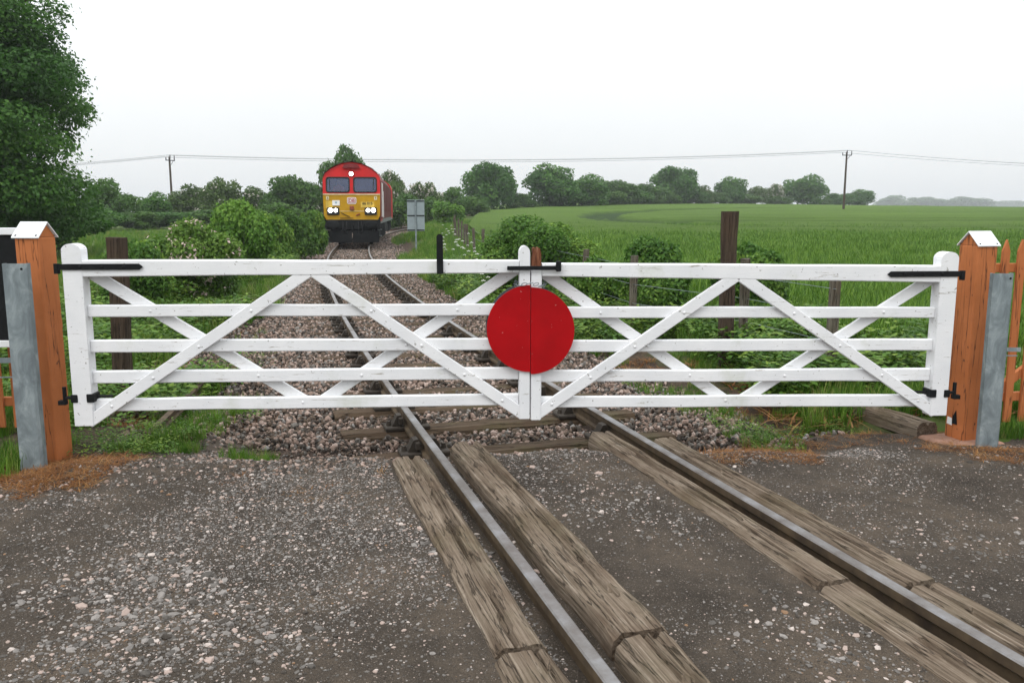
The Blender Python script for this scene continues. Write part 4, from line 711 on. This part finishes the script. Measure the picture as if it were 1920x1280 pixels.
def tuft_variant(seed, nb, spread, bend, wd, up=1.0):
    r = random.Random(seed); v = []; f = []
    for _ in range(nb):
        a = r.uniform(0, 6.28); b = r.uniform(0, 6.28); rr = spread*math.sqrt(r.random()); x = rr*math.cos(a); y = rr*math.sin(a); h = r.uniform(.5, 1.)*up; bn = bend*r.uniform(.3, 1.2); w2 = wd*r.uniform(.7, 1.2); dx, dy = math.cos(b), math.sin(b); n0 = len(v)
        for t, ww in ((0, 1), (.4, .9), (.75, .6), (1, .06)):
            cx_, cy_, cz_ = x+dx*bn*t*t, y+dy*bn*t*t, h*(t-.35*bn*t*t); v += [(cx_-dy*w2*ww, cy_+dx*w2*ww, cz_), (cx_+dy*w2*ww, cy_-dx*w2*ww, cz_)]
        for q_ in range(3): f.append((n0+2*q_, n0+2*q_+1, n0+2*q_+3, n0+2*q_+2))
    return v, f
# gravel on the crossing
n = 340000; x = rng.uniform(-5.0, 5.5, n); y = 2.2+3.9*rng.random(n)**.8; l_ = lat(x, y)
den = np.clip(3.6*(fbm(x, y, 1.1, 4, 21)-.31), .2, 1)*np.where(l_ < -.8, 1., .42); den = np.where((l_ > -.72) & (l_ < .72), .28*np.clip(3*(fbm(x, y, .5, 3, 24)-.3), .2, 1), den); den = np.maximum(den, .9*sst(5.3, 5.9, y)*(np.abs(l_) < 2.4))
keep = rng.random(n) < den; on = np.zeros(n, bool)
for (l0, W, *_r) in TB: on |= np.abs(l_-l0) < W/2+.01
on |= np.abs(np.abs(l_)-.7525) < .045; keep &= ~on; x, y = x[keep], y[keep]; n = len(x)
sz = np.clip(rng.lognormal(-4.82, .52, n), .004, .045)*np.where(fbm(x, y, 1.6, 3, 33) > .55, 1.25, .9); sc3 = np.stack([sz*rng.uniform(.8, 1.6, n), sz*rng.uniform(.7, 1.2, n), sz*rng.uniform(.35, .75, n)], 1)
z = roadz(x, y)+sc3[:, 2]*.04
scatter('gravel', 'loose grey and pinkish stones bedded in the dirt road', np.stack([x, y, z], 1), sc3, np.stack([rng.uniform(-.35, .35, n), rng.uniform(-.35, .35, n), rng.uniform(0, 6.28, n)], 1), SV, M['gravel'], (0, 4, 0))
# ballast
def ballast_pts(s0, s1, dens, smin, smax, lmax=2.6):
    n = int((s1-s0)*(2*lmax+1.5)*dens); s = rng.uniform(s0, s1, n); l_ = rng.uniform(-lmax-1.5, lmax, n); x, y, h = track(s); X = x+l_*np.cos(h); Y = y+l_*np.sin(h); pr_ = np.where(np.abs(l_) < 1.9, 1, np.interp(l_, [-4.1, -3.0, -1.9, 0, 1.9, 2.6], [.04, .22, .8, 1, .6, .3]))*np.clip(1.6-1.1*fbm(X, Y, 1.2, 3, 40), .3, 1); k_ = rng.random(n) < pr_
    s, l_, X, Y = s[k_], l_[k_], X[k_], Y[k_]; rl = np.abs(np.abs(l_)-.7525) < .055; X, Y, l_, s = X[~rl], Y[~rl], l_[~rl], s[~rl]; n = len(X); sz = rng.uniform(smin, smax, n)
    sl_ = ((s-2.35) % .74); onS = ((sl_ < .13) | (sl_ > .61)) & (s < 4.4) & (np.abs(l_) < 1.3); kk_ = ~(onS & (rng.random(n) < .93)); X, Y, l_, s, sz = X[kk_], Y[kk_], l_[kk_], s[kk_], sz[kk_]
    near = Y < 6.35; kk_ = ~(near & (rng.random(len(X)) < .35)); X, Y, l_, s, sz = X[kk_], Y[kk_], l_[kk_], s[kk_], sz[kk_]*np.where(Y[kk_] < 6.35, .68, 1.)
    Z = bedz(l_, X, Y, s)+.035*rng.random(len(X))+sz*.15; Z = np.where((Y < 6.6), np.maximum(Z, roadz(X, Y)+.0), Z); return np.stack([X, Y, Z], 1), sz
PA = [ballast_pts(1.75, 9, 1250, .018, .058), ballast_pts(9, 20, 600, .025, .066), ballast_pts(20, 42, 200, .05, .095), ballast_pts(42, 70, 50, .08, .14)]
P = np.concatenate([a for a, b in PA]); sz = np.concatenate([b for a, b in PA]); n = len(P)
scatter('ballast', 'loose pinkish brown ballast stones around the sleepers', P, np.stack([sz*rng.uniform(.9, 1.4, n), sz*rng.uniform(.7, 1.1, n), sz*rng.uniform(.6, .95, n)], 1), rng.uniform(-1.5, 1.5, (n, 3)), SV, M['ballast'], (-1.5, 12, 0))
# grasses
def gpts(regs, hf):
    P = []; S = []
    for (x0, x1, y0, y1, n, h, nz) in regs:
        x = rng.uniform(x0, x1, n); y = rng.uniform(y0, y1, n); k_ = (fbm(x, y, .8, 3, int(nz*50)+50) > nz) & ((np.abs(lat(x, y)) > 1.75) | (y < 6.2)); x, y = x[k_], y[k_]
        z = np.maximum(hgt(x, y), np.where(y < 6.5, roadz(x, y), -9)); z = np.where((y > 6) & (lat(x, y) < 2.9) & (lat(x, y) > -4.3), np.maximum(z, bedz(lat(x, y), x, y, 9+0*x)), z); hh = h*rng.uniform(.55, 1.2, len(x)); P.append(np.stack([x, y, z-.01], 1)); S.append(hh)
    P = np.concatenate(P); S = np.concatenate(S); return P, np.stack([S*hf, S*hf, S], 1), np.stack([rng.uniform(-.15, .15, len(S)), rng.uniform(-.15, .15, len(S)), rng.uniform(0, 6.28, len(S))], 1)
GV = [tuft_variant(400+k_, 16, .32, .45, .018) for k_ in range(4)]
P, S, Ro = gpts([(-6, -3.3, 5.0, 6.6, 1800, .19, .38), (-6.5, -3.0, 6.5, 9, 2000, .32, .38), (-3.1, -2.4, 6.1, 8.0, 450, .17, .46), (-9, -4.3, 9, 16, 3600, .34, .40), (-4.2, -2.2, 8, 14, 350, .16, .58), (-14, -5, 16, 30, 5000, .35, .42), (-30, -9, 18, 60, 7000, .40, .35),
                 (3.65, 6.5, 6.0, 7.2, 1100, .19, .42), (2.55, 8, 7.0, 10, 4800, .34, .32), (2.2, 9, 10, 14, 4200, .40, .30), (1.75, 2.9, 6.25, 7.1, 420, .10, .45), (1.2, 2.6, 7.4, 11, 900, .16, .46), (-1.0, 1.8, 11, 15, 2200, .25, .38), (-2.6, .4, 15, 24, 4200, .34, .36), (-4.2, -.8, 24, 45, 5200, .42, .36), (-8, -3.5, 45, 80, 2500, .5, .4), (-2.1, -1.75, 5.85, 6.15, 90, .12, .0), (-2.95, -2.3, 5.9, 6.35, 300, .11, .3)], .62)
scatter('grass', 'long green grass and weeds on the verges', P, S, Ro, GV, M['grass'], (0, 9, 0))
def leafy_variant(seed):
    r = random.Random(seed); v = []; f = []
    for _ in range(22):
        a = r.uniform(0, 6.28); h = r.uniform(.15, 1); rr = r.uniform(.05, .4); c_ = Vector((math.cos(a)*rr, math.sin(a)*rr, h)); d_ = Vector((math.cos(a+r.uniform(-.6, .6)), math.sin(a+r.uniform(-.6, .6)), r.uniform(-.3, .5))).normalized(); w_ = d_.cross(Vector((0, 0, 1))).normalized(); ln = r.uniform(.12, .26); n0 = len(v)
        v += [tuple(c_), tuple(c_+d_*ln*.5+w_*ln*.3), tuple(c_+d_*ln), tuple(c_+d_*ln*.5-w_*ln*.3)]; f.append((n0, n0+1, n0+2, n0+3))
    return v, f
WV = [leafy_variant(460+k_) for k_ in range(4)]
P, S, Ro = gpts([(-5.5, -3.0, 6.2, 9, 700, .30, .45), (-4, -2.2, 7, 11, 160, .14, .5), (-8, -4.4, 8.5, 15, 1700, .42, .42), (2.3, 5, 7.6, 12, 1500, .40, .44), (-.6, 2.2, 11, 16, 1500, .35, .42), (-2.6, 0, 16, 26, 1500, .5, .45), (-8.5, -6.2, 15, 32, 1500, .5, .45), (-3.3, -2.3, 5.7, 6.6, 160, .12, .45), (1.7, 2.8, 6.2, 7.3, 260, .10, .45)], 1.0)
scatter('weeds', 'leafy green weeds and nettles along the track sides', P, S, Ro, WV, M['weed'], (0, 9, 0))
DV = [tuft_variant(420+k_, 14, .55, 1.1, .020, .55) for k_ in range(3)]
P, S, Ro = gpts([(-3.7, -2.6, 4.7, 5.8, 600, .09, .46), (1.35, 4.8, 5.45, 6.5, 2300, .07, .455), (1.2, 3.0, 6.1, 7.4, 500, .08, .52), (1.1, 2.8, 7.5, 10.5, 900, .13, .54), (-4.4, -2.1, 7.0, 13, 1500, .11, .50), (-1.2, 1.2, 11, 15, 300, .15, .58), (-3.2, -2.2, 27, 36, 250, .2, .5), (-2.4, -.8, 4.7, 5.8, 120, .06, .6), (2.4, 6, 7, 11, 400, .3, .55)], 1.3)
scatter('dry_grass', 'flattened orange dead grass on the verge edges', P, S, Ro, DV, M['dry'], (0, 8, 0))
CV = [tuft_variant(440+k_, 22, .5, .30, .017) for k_ in range(4)]
n = 42000; y = 9.5+52*rng.random(n)**1.35; x = fencex(y)+1.2+rng.random(n)**.9*(8+y*.85); k_ = (np.abs(((x*.5+y*.87)/1.0) % 12-6) > .25); x, y = x[k_], y[k_]; n = len(x); s_ = .50*rng.uniform(.75, 1.15, n)*(1+.25*(fbm(x, y, 3, 3, 70)-.5))
scatter('cereal_crop', 'young green cereal crop standing in the field', np.stack([x, y, hgt(x, y)], 1), np.stack([s_*(1+y/40), s_*(1+y/40), s_], 1), np.stack([rng.uniform(-.12, .12, n), rng.uniform(-.12, .12, n), rng.uniform(0, 6.28, n)], 1), CV, M['crop'], (10, 25, 0))
# ------------------------------------------------------------------ haze
hz = MB().box((0, 760, 12), (5000, 1720, 36)).build('haze', None); tag(hz, kind='stuff', label='thin pale mist over the fields')
hm = bpy.data.materials.new('haze'); hm.use_nodes = True; hm.node_tree.nodes.clear(); ho = hm.node_tree.nodes.new('ShaderNodeOutputMaterial'); pv = hm.node_tree.nodes.new('ShaderNodeVolumePrincipled'); pv.inputs['Color'].default_value = (.93, .96, 1, 1); pv.inputs['Density'].default_value = .0005; pv.inputs['Anisotropy'].default_value = .2
hm.node_tree.links.new(pv.outputs[0], ho.inputs['Volume']); hz.data.materials.append(hm)
